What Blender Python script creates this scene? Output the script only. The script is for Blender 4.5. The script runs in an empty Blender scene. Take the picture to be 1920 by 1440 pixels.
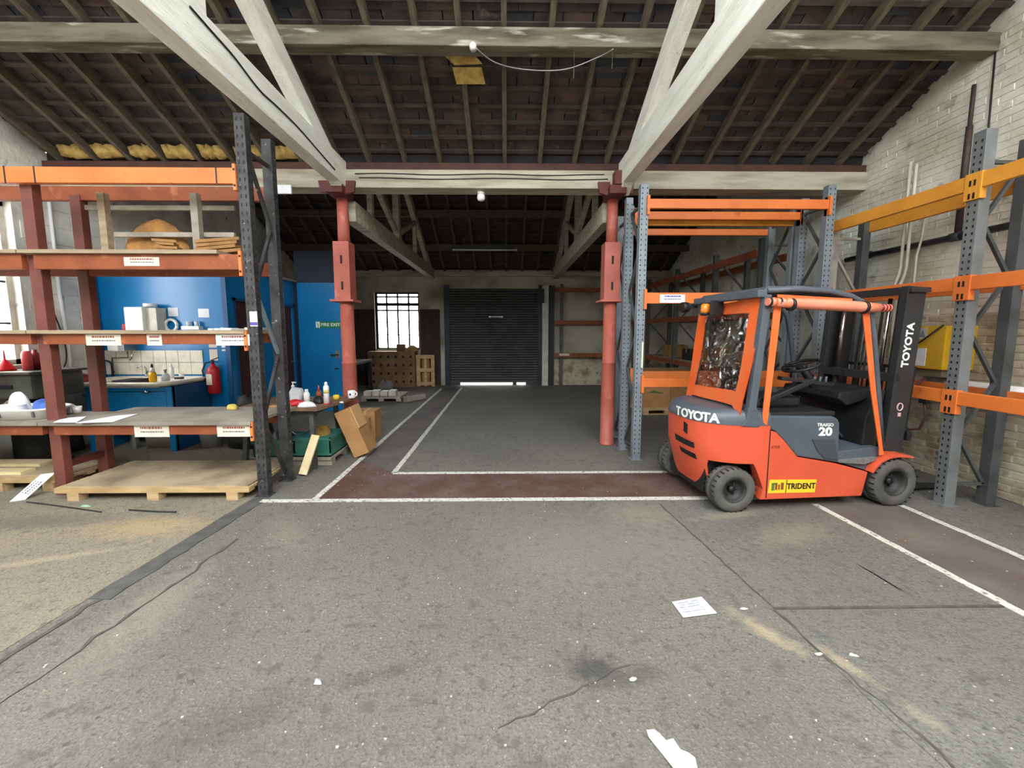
import bpy, bmesh, math, random
from mathutils import Vector, Matrix
random.seed(7)
S = bpy.context.scene
COL = S.collection
PI = math.pi
# ---------------------------------------------------------------- camera
F, CX, CY, VX, VY, EYE = 740.0, 960.0, 695.0, 950.0, 620.0, 1.64
pitch = math.atan((CY-VY)/F)
yaw = math.atan((CX-VX)*math.cos(pitch)/F)
fwd = Vector((math.sin(yaw)*math.cos(pitch), math.cos(yaw)*math.cos(pitch), -math.sin(pitch)))
rgt = Vector((math.cos(yaw), -math.sin(yaw), 0))
upv = rgt.cross(fwd)
CAM = Vector((0, 0, EYE))
cam = bpy.data.cameras.new('camera')
cam.sensor_fit = 'HORIZONTAL'; cam.sensor_width = 36; cam.lens = F/1920*36
cam.shift_y = -(720-CY)/1920
cam.clip_start = 0.02
camo = bpy.data.objects.new('camera', cam); COL.objects.link(camo)
camo.matrix_world = Matrix.Translation(CAM) @ Matrix((rgt, upv, -fwd)).transposed().to_4x4()
S.camera = camo
# ---------------------------------------------------------------- sky, exposure
world = bpy.data.worlds.new('overcast_sky'); S.world = world
world.use_nodes = True
world.node_tree.nodes['Background'].inputs[0].default_value = (1.0, 1.0, 0.975, 1)
world.node_tree.nodes['Background'].inputs[1].default_value = 9.0
S.view_settings.view_transform = 'Standard'
S.view_settings.look = 'None'
S.view_settings.gamma = 1
S.view_settings.use_curve_mapping = False
S.view_settings.exposure = 0.85
S.cycles.use_denoising = True
S.cycles.max_bounces = 10
S.cycles.diffuse_bounces = 5
S.cycles.sample_clamp_indirect = 6

def portal(loc, direction, sx, sy):
    l = bpy.data.lights.new('daylight_portal', 'AREA'); l.shape = 'RECTANGLE'; l.size = sx; l.size_y = sy
    l.cycles.is_portal = True
    o = bpy.data.objects.new('daylight_portal', l); COL.objects.link(o)
    o.location = loc; o.rotation_euler = Vector(direction).to_track_quat('-Z', 'Y').to_euler()
    return o

# pixel helpers (1920 x 1440 photo frame): a direction met with a floor, a wall or a known depth
def ray(x, y): return fwd*F + rgt*(x-CX) + upv*(CY-y)
def on_z(x, y, z=0.0): r = ray(x, y); return CAM + r*((z-EYE)/r.z)
def on_y(x, y, Y): r = ray(x, y); return CAM + r*(Y/r.y)
def on_roof(x, y, gap):   # a plane parallel to the near roof slope, gap below the slates
    r = ray(x, y); k = (3.97+5.6*.51-gap-EYE)/(r.z+.51*r.y); return CAM + r*k
def on_x(x, y, X): r = ray(x, y); return CAM + r*(X/r.x)

# ---------------------------------------------------------------- materials
MATS = {}
def mat(name, col, rough=0.6, metal=0.0, col2=None, scale=6.0, lo=0.35, hi=0.7, bump=0.0, bscale=40.0, spec=0.5, stretch=None, detail=4.0,
        col3=None, scale3=30.0, lo3=0.6, hi3=0.75, coat=0.0):
    if name in MATS: return MATS[name]
    m = bpy.data.materials.new(name); m.use_nodes = True
    nt = m.node_tree; N = nt.nodes; L = nt.links
    b = N['Principled BSDF']
    b.inputs['Roughness'].default_value = rough; b.inputs['Metallic'].default_value = metal
    b.inputs['Specular IOR Level'].default_value = spec
    b.inputs['Coat Weight'].default_value = coat
    b.inputs['Base Color'].default_value = (*col, 1)
    geo = N.new('ShaderNodeNewGeometry')
    src = geo.outputs['Position']
    if stretch:
        mp = N.new('ShaderNodeMapping'); mp.inputs['Scale'].default_value = stretch
        L.new(src, mp.inputs['Vector']); src = mp.outputs['Vector']
    def noise(sc, det=detail):
        t = N.new('ShaderNodeTexNoise'); t.inputs['Scale'].default_value = sc; t.inputs['Detail'].default_value = det
        L.new(src, t.inputs['Vector']); return t.outputs['Fac']
    def mask(fac, a, c):
        r = N.new('ShaderNodeMapRange'); r.inputs[1].default_value = a; r.inputs[2].default_value = c
        L.new(fac, r.inputs[0]); return r.outputs[0]
    def mix(fac, a, c):
        x = N.new('ShaderNodeMix'); x.data_type = 'RGBA'; L.new(fac, x.inputs[0])
        for i, v in ((6, a), (7, c)):
            if isinstance(v, tuple): x.inputs[i].default_value = (*v, 1)
            else: L.new(v, x.inputs[i])
        return x.outputs[2]
    out = None
    if col2: out = mix(mask(noise(scale), lo, hi), col, col2)
    if col3: out = mix(mask(noise(scale3), lo3, hi3), out if out else col, col3)
    if out: L.new(out, b.inputs['Base Color'])
    if bump:
        bp = N.new('ShaderNodeBump'); bp.inputs['Strength'].default_value = min(1, bump); bp.inputs['Distance'].default_value = 0.01
        L.new(noise(bscale, 6), bp.inputs['Height']); L.new(bp.outputs[0], b.inputs['Normal'])
    MATS[name] = m
    return m
def glass_mat(name, tint=(1, 1, 1), gloss=0.08, rough=0.05, dirt=0.0):
    m = bpy.data.materials.new(name); m.use_nodes = True
    nt = m.node_tree; N = nt.nodes; L = nt.links; N.remove(N['Principled BSDF'])
    tr = N.new('ShaderNodeBsdfTransparent'); tr.inputs[0].default_value = (*tint, 1)
    gl = N.new('ShaderNodeBsdfGlossy'); gl.inputs['Roughness'].default_value = rough
    mx = N.new('ShaderNodeMixShader'); mx.inputs[0].default_value = gloss
    L.new(tr.outputs[0], mx.inputs[1]); L.new(gl.outputs[0], mx.inputs[2])
    L.new(mx.outputs[0], N['Material Output'].inputs[0])
    MATS[name] = m
    return m
# ---------------------------------------------------------------- mesh helpers
class MB:
    def __init__(s): s.v = []; s.f = []; s.sm = []
    def add(s, vs, fs, smooth=False):
        n = len(s.v); s.v += [tuple(p) for p in vs]
        for f in fs: s.f.append([i+n for i in f]); s.sm.append(smooth)
        return s
    def box(s, x0, x1, y0, y1, z0, z1, M=None):
        vs = [Vector((x, y, z)) for x in (x0, x1) for y in (y0, y1) for z in (z0, z1)]
        if M is not None: vs = [M @ p for p in vs]
        return s.add(vs, [(0,1,3,2),(4,6,7,5),(0,4,5,1),(2,3,7,6),(0,2,6,4),(1,5,7,3)])
    def bar(s, a, b, w, h, up=(0,0,1)):
        a = Vector(a); b = Vector(b); d = (b-a).normalized(); u = Vector(up)
        r = d.cross(u)
        if r.length < 1e-4: r = d.cross(Vector((1,0,0)))
        r.normalize(); u = r.cross(d)
        vs = [p + r*(i*w/2) + u*(j*h/2) for p in (a, b) for i in (-1, 1) for j in (-1, 1)]
        return s.add(vs, [(0,2,3,1),(4,5,7,6),(0,1,5,4),(2,6,7,3),(0,4,6,2),(1,3,7,5)])
    def prism(s, pts, fn, t0, t1):
        n = len(pts); vs = [fn(p, t0) for p in pts] + [fn(p, t1) for p in pts]
        return s.add(vs, [list(range(n))[::-1], list(range(n, 2*n))] + [(i, (i+1) % n, (i+1) % n+n, i+n) for i in range(n)])
    def loft(s, rings, cap=True, closed=True, smooth=True):
        n = len(rings[0]); vs = [p for r in rings for p in r]; fs = []
        for k in range(len(rings)-1):
            for i in range(n if closed else n-1):
                j = (i+1) % n; fs.append((k*n+i, k*n+j, (k+1)*n+j, (k+1)*n+i))
        s.add(vs, fs, smooth)
        if cap:
            b = len(s.v)-len(vs)
            s.f.append([b+i for i in range(n)][::-1]); s.sm.append(False)
            s.f.append([b+(len(rings)-1)*n+i for i in range(n)]); s.sm.append(False)
        return s
    def cyl(s, a, b, r, r2=None, n=12, cap=True, smooth=True):
        return s.tube([a, b], [r, r if r2 is None else r2], n, cap, smooth)
    def tube(s, path, r, n=8, cap=True, smooth=True):
        P = [Vector(p) for p in path]; R = r if isinstance(r, (list, tuple)) else [r]*len(P)
        rings = []; ref = None
        for i, p in enumerate(P):
            d = (P[min(i+1, len(P)-1)] - P[max(i-1, 0)])
            d = d.normalized() if d.length > 1e-9 else Vector((0,0,1))
            if ref is None:
                ref = d.cross(Vector((0,0,1)))
                if ref.length < 1e-3: ref = Vector((1,0,0))
            ref = (ref - d*ref.dot(d)).normalized(); q = d.cross(ref)
            rings.append([p + (ref*math.cos(2*PI*k/n) + q*math.sin(2*PI*k/n))*R[i] for k in range(n)])
        return s.loft(rings, cap, True, smooth)
    def lathe(s, c, prof, n=16, axis='z', smooth=True):
        c = Vector(c); rings = []
        for r, h in prof:
            ring = []
            for k in range(n):
                a = 2*PI*k/n; x, y = r*math.cos(a), r*math.sin(a)
                ring.append(c + (Vector((x, y, h)) if axis == 'z' else Vector((x, h, -y)) if axis == 'y' else Vector((h, x, y))))
            rings.append(ring)
        return s.loft(rings, True, True, smooth)
    def build(s, name, m, parent=None, world=True, bevel=0.0, label=None):
        me = bpy.data.meshes.new(name)
        vs = s.v
        if parent is not None and world:
            o = parent.location if parent.parent is None else parent.parent.location + parent.location
            vs = [(p[0]-o.x, p[1]-o.y, p[2]-o.z) for p in vs]
        me.from_pydata(vs, [], s.f); me.validate()
        me.polygons.foreach_set('use_smooth', (s.sm + [False]*len(me.polygons))[:len(me.polygons)])
        bm = bmesh.new(); bm.from_mesh(me); bmesh.ops.recalc_face_normals(bm, faces=bm.faces)
        if bevel:
            es = [e for e in bm.edges if len(e.link_faces) == 2 and e.calc_face_angle(0) > 0.6]
            bmesh.ops.bevel(bm, geom=es, offset=bevel, segments=2, profile=0.6, affect='EDGES', clamp_overlap=True)
        bm.to_mesh(me); bm.free()
        if isinstance(m, str): m = MATS[m]
        me.materials.append(m)
        o = bpy.data.objects.new(name, me); COL.objects.link(o)
        if parent is not None: o.parent = parent
        if label: o['label'] = label
        return o
def tag(o, label, cat=None, group=None, kind=None):
    o['label'] = label
    if cat: o['category'] = cat
    if group: o['group'] = group
    if kind: o['kind'] = kind
    return o
def thing(name, label, cat, loc=(0,0,0), group=None, rz=0.0, kind=None):
    o = bpy.data.objects.new(name, None); COL.objects.link(o)
    o.location = loc; o.rotation_euler = (0, 0, rz); o.empty_display_size = 0.1
    return tag(o, label, cat, group, kind)
def one(name, mb, m, label, cat, group=None, bevel=0.0, origin=None):
    """a thing that is a single mesh; vertices in world space"""
    if origin is None:
        n = len(mb.v); origin = (sum(p[0] for p in mb.v)/n, sum(p[1] for p in mb.v)/n, min(p[2] for p in mb.v))
    mb.v = [(p[0]-origin[0], p[1]-origin[1], p[2]-origin[2]) for p in mb.v]
    o = mb.build(name, m, None, True, bevel); o.location = origin
    return tag(o, label, cat, group)
def struct(name, mb, m, parent=None):
    o = mb.build(name, m, parent)
    if parent is None: o['kind'] = 'structure'
    return o
def inst(src, loc, parent=None, rot=None, name=None):
    o = src.copy(); COL.objects.link(o); o.location = loc
    if name: o.name = name
    o.parent = parent
    if rot is not None: o.rotation_euler = rot
    return o
def dup(root, loc, rz=None, label=None, group=None):
    r = root.copy(); COL.objects.link(r); r.location = loc
    if rz is not None: r.rotation_euler = (r.rotation_euler[0], r.rotation_euler[1], rz)
    if label: r['label'] = label
    if group: r['group'] = group
    for ch in root.children:
        c = ch.copy(); COL.objects.link(c); c.parent = r
        for g in ch.children:
            d = g.copy(); COL.objects.link(d); d.parent = c
    return r
def text_mb(txt, size, M, depth=0.002, bold=0.0, sx=1.0):
    cu = bpy.data.curves.new('lettering', 'FONT'); cu.body = txt; cu.size = size; cu.align_x = 'CENTER'; cu.align_y = 'CENTER'
    cu.extrude = depth; cu.offset = bold; cu.resolution_u = 3
    o = bpy.data.objects.new('lettering', cu); COL.objects.link(o)
    dg = bpy.context.evaluated_depsgraph_get(); me = o.evaluated_get(dg).to_mesh()
    mb = MB(); mb.add([M @ Vector((v.co.x*sx, v.co.y, v.co.z)) for v in me.vertices], [list(p.vertices) for p in me.polygons])
    o.evaluated_get(dg).to_mesh_clear(); bpy.data.objects.remove(o); bpy.data.curves.remove(cu)
    return mb
def frame3(o, ex, ey):
    """matrix with origin o, text x-axis ex and up-axis ey"""
    ex = Vector(ex).normalized(); ey = Vector(ey).normalized(); ez = ex.cross(ey)
    return Matrix.Translation(Vector(o)) @ Matrix((ex, ey, ez)).transposed().to_4x4()
FRONT = lambda o: frame3(o, (1,0,0), (0,0,1))      # reads from -y
def c(r, g, b): return tuple(((v/255)/12.92 if v <= 10 else ((v/255+0.055)/1.055)**2.4) for v in (r, g, b))
# ---------------------------------------------------------------- palette
def ground(name, base, alt, speck, spk, stains=()):
    m = mat(name, base, .9, 0, alt, 1.1, .3, .72, 1.0, 55, .3, col3=speck, scale3=spk[0], lo3=spk[1], hi3=spk[2])
    nt = m.node_tree; N = nt.nodes; L = nt.links; b = N['Principled BSDF']; src = b.inputs['Base Color'].links[0].from_socket
    geo = N.new('ShaderNodeNewGeometry')
    for sc, lo, hi, col in ((85, .50, .68, tuple(v*.70 for v in base)), (60, .60, .72, tuple(min(1, v*1.45) for v in base)), (170, .58, .68, tuple(min(1, v*1.75) for v in base)), (26, .58, .70, tuple(v*.66 for v in base)), (11, .56, .70, tuple(v*.80 for v in base)), (3.2, .62, .85, tuple(v*.86 for v in base))):
        t = N.new('ShaderNodeTexNoise'); t.inputs['Scale'].default_value = sc; t.inputs['Detail'].default_value = 8; L.new(geo.outputs['Position'], t.inputs['Vector'])
        r = N.new('ShaderNodeMapRange'); r.inputs[1].default_value = lo; r.inputs[2].default_value = hi; L.new(t.outputs['Fac'], r.inputs[0])
        x = N.new('ShaderNodeMix'); x.data_type = 'RGBA'; L.new(r.outputs[0], x.inputs[0]); L.new(src, x.inputs[6]); x.inputs[7].default_value = (*col, 1); src = x.outputs[2]
    nz = N.new('ShaderNodeTexNoise'); nz.inputs['Scale'].default_value = 14; nz.inputs['Detail'].default_value = 6; L.new(geo.outputs['Position'], nz.inputs['Vector'])
    for (px_, py_, rx, ry, rot, col, st) in stains:
        mp_ = N.new('ShaderNodeMapping'); mp_.vector_type = 'TEXTURE'; mp_.inputs['Location'].default_value = (px_, py_, 0); mp_.inputs['Rotation'].default_value = (0, 0, rot); mp_.inputs['Scale'].default_value = (rx, ry, 1)
        L.new(geo.outputs['Position'], mp_.inputs['Vector']); ln = N.new('ShaderNodeVectorMath'); ln.operation = 'LENGTH'; L.new(mp_.outputs[0], ln.inputs[0])
        ad = N.new('ShaderNodeMath'); ad.operation = 'MULTIPLY_ADD'; L.new(nz.outputs['Fac'], ad.inputs[0]); ad.inputs[1].default_value = 1.6; L.new(ln.outputs['Value'], ad.inputs[2])
        r = N.new('ShaderNodeMapRange'); r.inputs[1].default_value = 1.75; r.inputs[2].default_value = 1.05; r.inputs[3].default_value = 0; r.inputs[4].default_value = st; L.new(ad.outputs[0], r.inputs[0])
        x = N.new('ShaderNodeMix'); x.data_type = 'RGBA'; L.new(r.outputs[0], x.inputs[0]); L.new(src, x.inputs[6]); x.inputs[7].default_value = (*col, 1); src = x.outputs[2]
    L.new(src, b.inputs['Base Color']); return m
ground('tarmac', c(104,101,94), c(119,116,107), c(148,143,131), (55,.60,.72), [(.42,1.76,.17,.13,0,c(70,68,64),.9),(.62,1.72,.22,.08,.2,c(84,82,76),.7),(1.42,1.98,.07,.26,.55,c(176,162,132),.6),(-1.8,3.1,.5,.16,-.9,c(136,130,116),.45),(-2.1,2.2,.25,.6,.1,c(138,133,120),.6),(-1.2,1.5,.5,.16,.5,c(74,72,67),.4),(-.6,1.75,.3,.06,.3,c(72,70,65),.4),(.1,1.28,.12,.18,0,c(78,76,70),.5),(1.2,3.4,.5,.3,0,c(140,134,120),.5),(.6,2.9,1.2,.8,0,c(136,132,120),.35)])
ground('tarmac_smooth', c(104,102,96), c(116,114,106), c(134,130,120), (45,.66,.78), [(1.66,1.78,.05,.2,.45,c(172,158,130),.55),(2.3,3.0,.5,.2,.3,c(146,138,118),.5),(2.0,3.35,.5,.1,.2,c(150,142,120),.5),(1.78,1.5,.05,.12,.5,c(150,140,120),.6)])
ground('concrete_tan', c(124,119,107), c(150,139,116), c(164,155,136), (40,.64,.76), [(-3.4,2.7,.9,.06,.35,c(176,162,132),.5),(-3.0,3.2,.7,.25,0,c(176,152,114),.7),(-4.0,3.3,.8,.2,.1,c(104,100,92),.7)])
mat('joint_dark', c(88,87,82), .9, 0, c(66,65,61), 9, .4, .7, .6, 50)
mat('crack', c(70,67,61), .95, 0, c(92,88,80), 14)
mat('dust', c(190,172,138), .95, 0, c(150,142,124), 12, .4, .7, .5, 60)
mat('walkway_red', c(88,60,54), .8, 0, c(104,88,80), 2.6, .4, .68, .5, 45, .35, col3=c(70,58,54), scale3=18, lo3=.56, hi3=.7)
mat('walkway_side', c(92,86,80), .85, 0, c(112,106,97), 2.2, .4, .7, .6, 45, .35, col3=c(96,80,72), scale3=6, lo3=.58, hi3=.78)
mat('walkway_worn', c(88,84,81), .85, 0, c(104,98,92), 2.2, .4, .7, .6, 45, .35, col3=c(90,66,62), scale3=7, lo3=.55, hi3=.75)
mat('line_white', c(208,206,196), .8, 0, c(184,181,170), 14, .42, .75, .4, 50, .3, col3=c(122,118,109), scale3=38, lo3=.55, hi3=.66)
mat('white_brick', c(222,221,208), .85, 0, c(188,184,166), 1.6, .45, .68, .8, 18, .3, col3=c(132,124,106), scale3=4.5, lo3=.60, hi3=.78)
mat('bare_brick', c(190,182,160), .9, 0, c(142,124,98), 3.2, .45, .66, .9, 22, .3, col3=c(104,86,66), scale3=9, lo3=.62, hi3=.74)
mat('left_block', c(234,232,222), .8, 0, c(186,183,172), 2.1, .42, .7, .7, 20, .3, col3=c(140,138,128), scale3=6, lo3=.64, hi3=.76)
mat('back_plaster', c(188,182,166), .9, 0, c(138,130,112), 1.4, .4, .7, .4, 14, .3)
mat('dark_cladding', c(66,46,36), .8, 0, c(44,32,27), 5, .4, .7, .3, 30, stretch=(6,6,.6))
mat('slate', c(80,71,66), .8, 0, c(62,55,52), 3, .35, .7, .7, 22, .3, col3=c(114,102,94), scale3=9, lo3=.62, hi3=.8)
mat('slate_blue', c(66,68,74), .75, 0, c(54,54,58), 4, .4, .7, .6, 22, .3)
mat('slate_brown', c(98,80,71), .85, 0, c(74,61,55), 5, .4, .7, .6, 22, .3)
mat('roof_felt', c(40,37,36), .95)
mat('rafter_wood', c(104,95,80), .8, 0, c(80,72,60), 6, .4, .7, .5, 40, .3, stretch=(3,.5,3))
mat('purlin_wood', c(122,116,100), .85, 0, c(82,75,62), 3, .4, .66, .7, 22, .3, stretch=(.5,3,3), col3=c(196,190,176), scale3=4, lo3=.62, hi3=.76)
mat('painted_timber', c(242,242,232), .6, 0, c(222,221,208), 2.5, .4, .75, .85, 16, .4, stretch=(5,.8,5), col3=c(142,136,122), scale3=8, lo3=.68, hi3=.78)
mat('valley_timber', c(188,182,163), .75, 0, c(148,139,120), 3, .4, .7, .6, 20, .35, stretch=(.5,4,4))
mat('red_board', c(84,52,44), .8, 0, c(66,42,36), 4, .4, .7)
mat('foam_yellow', c(196,164,92), .95, 0, c(158,126,66), 14, .4, .7, 1, 60)
mat('batten_dark', c(86,77,69), .85, 0, c(66,58,52), 6)
mat('oxide_red', c(182,99,83), .5, 0, c(168,86,71), 4, .35, .7, .15, 30, .5, col3=c(200,126,110), scale3=7, lo3=.6, hi3=.8)
mat('oxide_dark', c(104,44,42), .6, 0, c(86,38,36), 6)
mat('black', c(18,18,19), .7); mat('near_black', c(34,34,36), .55, 0, c(26,26,27), 8)
mat('blue_wall', c(12,124,186), .28, 0, c(10,113,174), 1.4, .35, .7, .04, 6, .5)
mat('blue_dark', c(18,86,140), .4, 0, c(14,76,126), 2)
mat('navy', c(20,36,58), .6)
mat('door_brown', c(84,44,32), .55, 0, c(64,34,26), 4, stretch=(4,4,.5))
mat('shutter_steel', c(72,73,72), .5, .3, c(60,60,59), 3, .4, .7)
mat('shutter_guide', c(36,48,68), .5, .2, c(28,36,50), 5)
mat('frame_dark', c(48,45,42), .6); mat('frame_white', c(212,210,198), .6, 0, c(186,182,168), 6)
mat('white_plastic', c(236,236,232), .4); mat('chrome', c(200,200,200), .2, 1.0); mat('steel_grey', c(150,150,148), .35, .8)
mat('paper', c(238,240,242), .8, 0, c(226,229,233), 9); mat('paper_aged', c(222,214,200), .8, 0, c(206,198,184), 12)
mat('print_dark', c(96,92,94), .8); mat('print_red', c(150,84,72), .8); mat('print_black', c(24,24,24), .6)
glass_mat('window_glass', (.97,.98,1), .05, .05)
glass_mat('frosted_glass', (.9,.92,.95), .06, .25)

XL, XR, YC, YB, YF = -6.1, 4.86, 5.6, 11.87, -5.2
T, ZV, YR = 0.51, 3.97, 0.2                   # roof slope, slate height at the valley, ridge
def roof(y): return ZV + (YC-y)*T if y >= YR else ZV + (YC-YR)*T - (YR-y)*T
ZR = roof(YR)
YR2, ZB = 8.17, 3.42                          # far bay ridge, eave at the back wall
ZR2 = ZB + (YB-YR2)*T
# ---------------------------------------------------------------- floor
floor = struct('floor', MB().box(XL-.2, XR+.2, YF-.2, YB+.3, -.15, 0), 'tarmac')
def flat(name, pts, z, m, parent=floor):
    mb = MB(); mb.prism([(p[0], p[1]) for p in pts], lambda p, t: (p[0], p[1], t), -.001, z); return mb.build(name, m, parent)
flat('concrete_slab', [(XL+.02,YF), (-2.66,YF), (-2.60,1.83), (-2.50,3.72), (-2.42,5.6), (-2.42,8.0), (XL+.02,8.0)], .003, 'concrete_tan')
def ragged(x0, y0, x1, y1, w, n, amp, seed):
    r = random.Random(seed); L = []; R = []
    for i in range(n+1):
        t = i/n; x = x0+(x1-x0)*t; y = y0+(y1-y0)*t
        d = Vector((x1-x0, y1-y0)).normalized(); k = (r.random()-.5)*amp
        L.append((x-d.y*(w/2)+k, y+d.x*(w/2))); R.append((x+d.y*(w/2)+k+(r.random()-.5)*amp*.5, y-d.x*(w/2)))
    return L + R[::-1]
flat('joint_strip', ragged(-2.41, 3.78, -2.50, 2.3, .14, 14, .02, 1), .005, 'joint_dark')
flat('crack', ragged(-2.50, 2.3, -2.56, 1.2, .03, 16, .03, 2), .005, 'crack')
flat('crack', ragged(-2.12, 3.0, -2.28, 1.15, .012, 22, .05, 3), .0045, 'crack')
flat('crack', ragged(-.02, 1.48, .58, 1.78, .007, 16, .04, 4), .0045, 'crack')
flat('tarmac_patch', [(1.45,3.60), (1.58,2.17), (3.03,2.17), (2.93,3.60)], .004, 'tarmac_smooth')
flat('tarmac_patch', [(1.58,2.15), (1.62,1.5), (1.75,.6), (4.6,.6), (4.6,2.15)], .0035, 'tarmac_smooth')
flat('crack', ragged(1.58, 2.165, 3.02, 2.165, .018, 22, .01, 5), .0055, 'crack')
flat('crack', ragged(1.45, 3.58, 1.58, 2.18, .007, 20, .012, 6), .0055, 'crack')
flat('crack', ragged(1.58, 2.15, 1.76, .7, .009, 20, .03, 7), .0055, 'crack')
flat('crack', ragged(2.47, 2.60, 2.50, 2.30, .003, 9, .02, 8), .0055, 'crack')
flat('walkway_paint', [(-1.86,3.72), (2.75,3.72), (2.75,4.43), (-1.30,4.43), (-1.86,4.9)], .003, 'walkway_red')
flat('walkway_paint', [(-1.86,4.9), (-1.30,4.43), (-1.30,11.4), (-1.86,11.4)], .0032, 'walkway_worn')
flat('walkway_paint', [(2.95,3.55), (3.04,2.13), (3.10,.6), (3.80,.6), (3.76,2.66), (3.73,3.55)], .0045, 'walkway_side')
def line(a, b, w=.062): flat('line_marking', ragged(*a, *b, w, 40, .008, int(a[0]*97+b[1]*31)), .006, 'line_white')
line((-2.38,3.70), (2.5,3.71)); line((-1.31,4.43), (2.6,4.43)); line((-1.87,3.73), (-1.855,11.1)); line((-1.305,4.44), (-1.30,11.3))
line((2.92,3.56), (3.09,.6)); line((3.71,3.52), (3.80,.6))
# small chips and grit nobody could count
r_ = random.Random(11); mb = MB()
for k in range(900):
    y = .8 + 4*r_.random()**1.6; x = (r_.random()*2-1)*min(4.4, .5+1.35*y); 
    if x < -2.3: x = -2.3 + r_.random()
    s_ = .0015+.0045*r_.random()**4; mb.box(x-s_, x+s_, y-s_*.6, y+s_*.6, .001, .004+s_*.5, None)
grit = mb.build('grit', mat('grit', c(196,192,180), .9, 0, c(150,140,120), 7, .4, .6), floor); grit['kind'] = 'stuff'; grit['label'] = 'pale grit and chips scattered on the tarmac'

# ---------------------------------------------------------------- walls
def gable(y0, y1, seg=12):
    P = [(y0, 0), (y1, 0)]
    ys = sorted({y0, y1, YR, YC, YR2} & set() | {y for y in (y0, y1, YR, YC, YR2) if y0 <= y <= y1}, reverse=True)
    for y in ys:
        P.append((y, (roof(y) if y <= YC else (min(ZV+(y-YC)*T, ZB+(YB-y)*T)))+.06))
    return P
wall_r = struct('wall_right', MB().prism(gable(YF, YB+.2), lambda p, t: (t, p[0], p[1]), XR, XR+.25), 'white_brick')
# brickwork of the near part of the right wall, each brick a little proud
br = []
for row in range(64):
    z = row*.0755
    for k in range(-1, 16):
        y = 2.7 + k*.2275 + (.114 if row % 2 else 0)
        if z+.075 < roof(min(y+.11, YC-.05))-.05 and y < 6.0: br.append((y, z))
def brick_mesh(seed):
    r = random.Random(seed); mb = MB(); d = .012
    q = [(-.108,-.033),(.108,-.033),(.108,.033),(-.108,.033)]
    f = [(d*.2, y, z) for y, z in q]; g = [(-d*(.4+.5*r.random()), y*.95+(r.random()-.5)*.01, z*.86+(r.random()-.5)*.008) for y, z in q]
    mb.loft([f, g], True, True, False); return mb
near = [p for p in br if p[1] < 1.85 and p[0] > 3.2][:295]
src = [brick_mesh(i).build('brick', 'bare_brick') for i in range(5)]
for i, (y, z) in enumerate(near):
    o = src[i] if i < 5 else inst(src[r_.randrange(5)], (0,0,0))
    o.parent = wall_r; o.location = (XR-.001-r_.random()*.006, y, z+.036)
mb = MB(); ns = set(near); sm_ = [brick_mesh(50+i) for i in range(6)]
for p in br:
    if p in ns: continue
    s_ = sm_[r_.randrange(6)]; dx = XR+.004-r_.random()*.004
    mb.add([(dx+v[0], p[0]+v[1], p[1]+.036+v[2]) for v in s_.v], s_.f)
o = mb.build('brickwork', 'white_brick', wall_r); o['kind'] = 'stuff'; o['label'] = 'whitewashed brickwork of the upper wall'
# left wall with window opening
W1 = (3.72, 5.12, 1.22, 3.22)
def lw(pts): return pts
mb = MB(); fn = lambda p, t: (t, p[0], p[1])
mb.prism([(YF,0),(W1[0],0),(W1[0],roof(W1[0])),(YR,ZR),(YF,roof(YF))], fn, XL-.25, XL)
mb.prism([(W1[0],0),(W1[1],0),(W1[1],W1[2]),(W1[0],W1[2])], fn, XL-.25, XL)
mb.prism([(W1[0],W1[3]),(W1[1],W1[3]),(W1[1],roof(W1[1])),(W1[0],roof(W1[0]))], fn, XL-.25, XL)
mb.prism([(W1[1],0),(YB+.2,0),(YB+.2,ZB),(YR2,ZR2),(YC,ZV),(W1[1],roof(W1[1]))], fn, XL-.25, XL)
wall_l = struct('wall_left', mb, 'left_block')
# large painted blocks seen between the rack posts
src = None; nb = 0
for row in range(16):
    for k in range(6):
        y = 5.18 + k*.4 + (.2 if row % 2 else 0); z = .1+row*.225
        if y+.4 > 7.2: continue
        mb = MB().box(-.002, .012, .006, .394, .006, .219)
        if src is None: src = mb.build('block', 'left_block', None, bevel=.006); o = src
        else: o = inst(src, (0,0,0))
        o.parent = wall_l; o.location = (XL-r_.random()*.006, y, z)
win1 = struct('window_1', MB().box(XL-.16, XL-.10, W1[0], W1[1], W1[2], W1[2]+.06).box(XL-.16, XL-.10, W1[0], W1[1], W1[3]-.06, W1[3])
              .box(XL-.16, XL-.10, W1[1]-.06, W1[1], W1[2], W1[3]).box(XL-.16, XL-.10, W1[0], W1[0]+.06, W1[2], W1[3]), 'frame_white')
for k in range(1, 4): MB().box(XL-.15, XL-.11, W1[0]+k*.35-.012, W1[0]+k*.35+.012, W1[2], W1[3]).build('glazing_bar', 'frame_white', win1)
for k in range(1, 4): MB().box(XL-.15, XL-.11, W1[0], W1[1], W1[2]+k*.512-.012, W1[2]+k*.512+.012).build('glazing_bar', 'frame_dark', win1)
for k in range(4):
    for j in range(4): MB().box(XL-.132, XL-.128, W1[0]+.01+k*.35, W1[0]+.34+k*.35, W1[2]+.01+j*.512, W1[2]+.5+j*.512).build('pane', 'window_glass', win1)
MB().box(XL-.1, XL+.06, W1[0]-.05, W1[1]+.02, W1[2]-.05, W1[2]).build('sill', 'frame_white', win1)
portal((XL-.08, (W1[0]+W1[1])/2, (W1[2]+W1[3])/2), (1,0,0), W1[1]-W1[0], W1[3]-W1[2])
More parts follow.
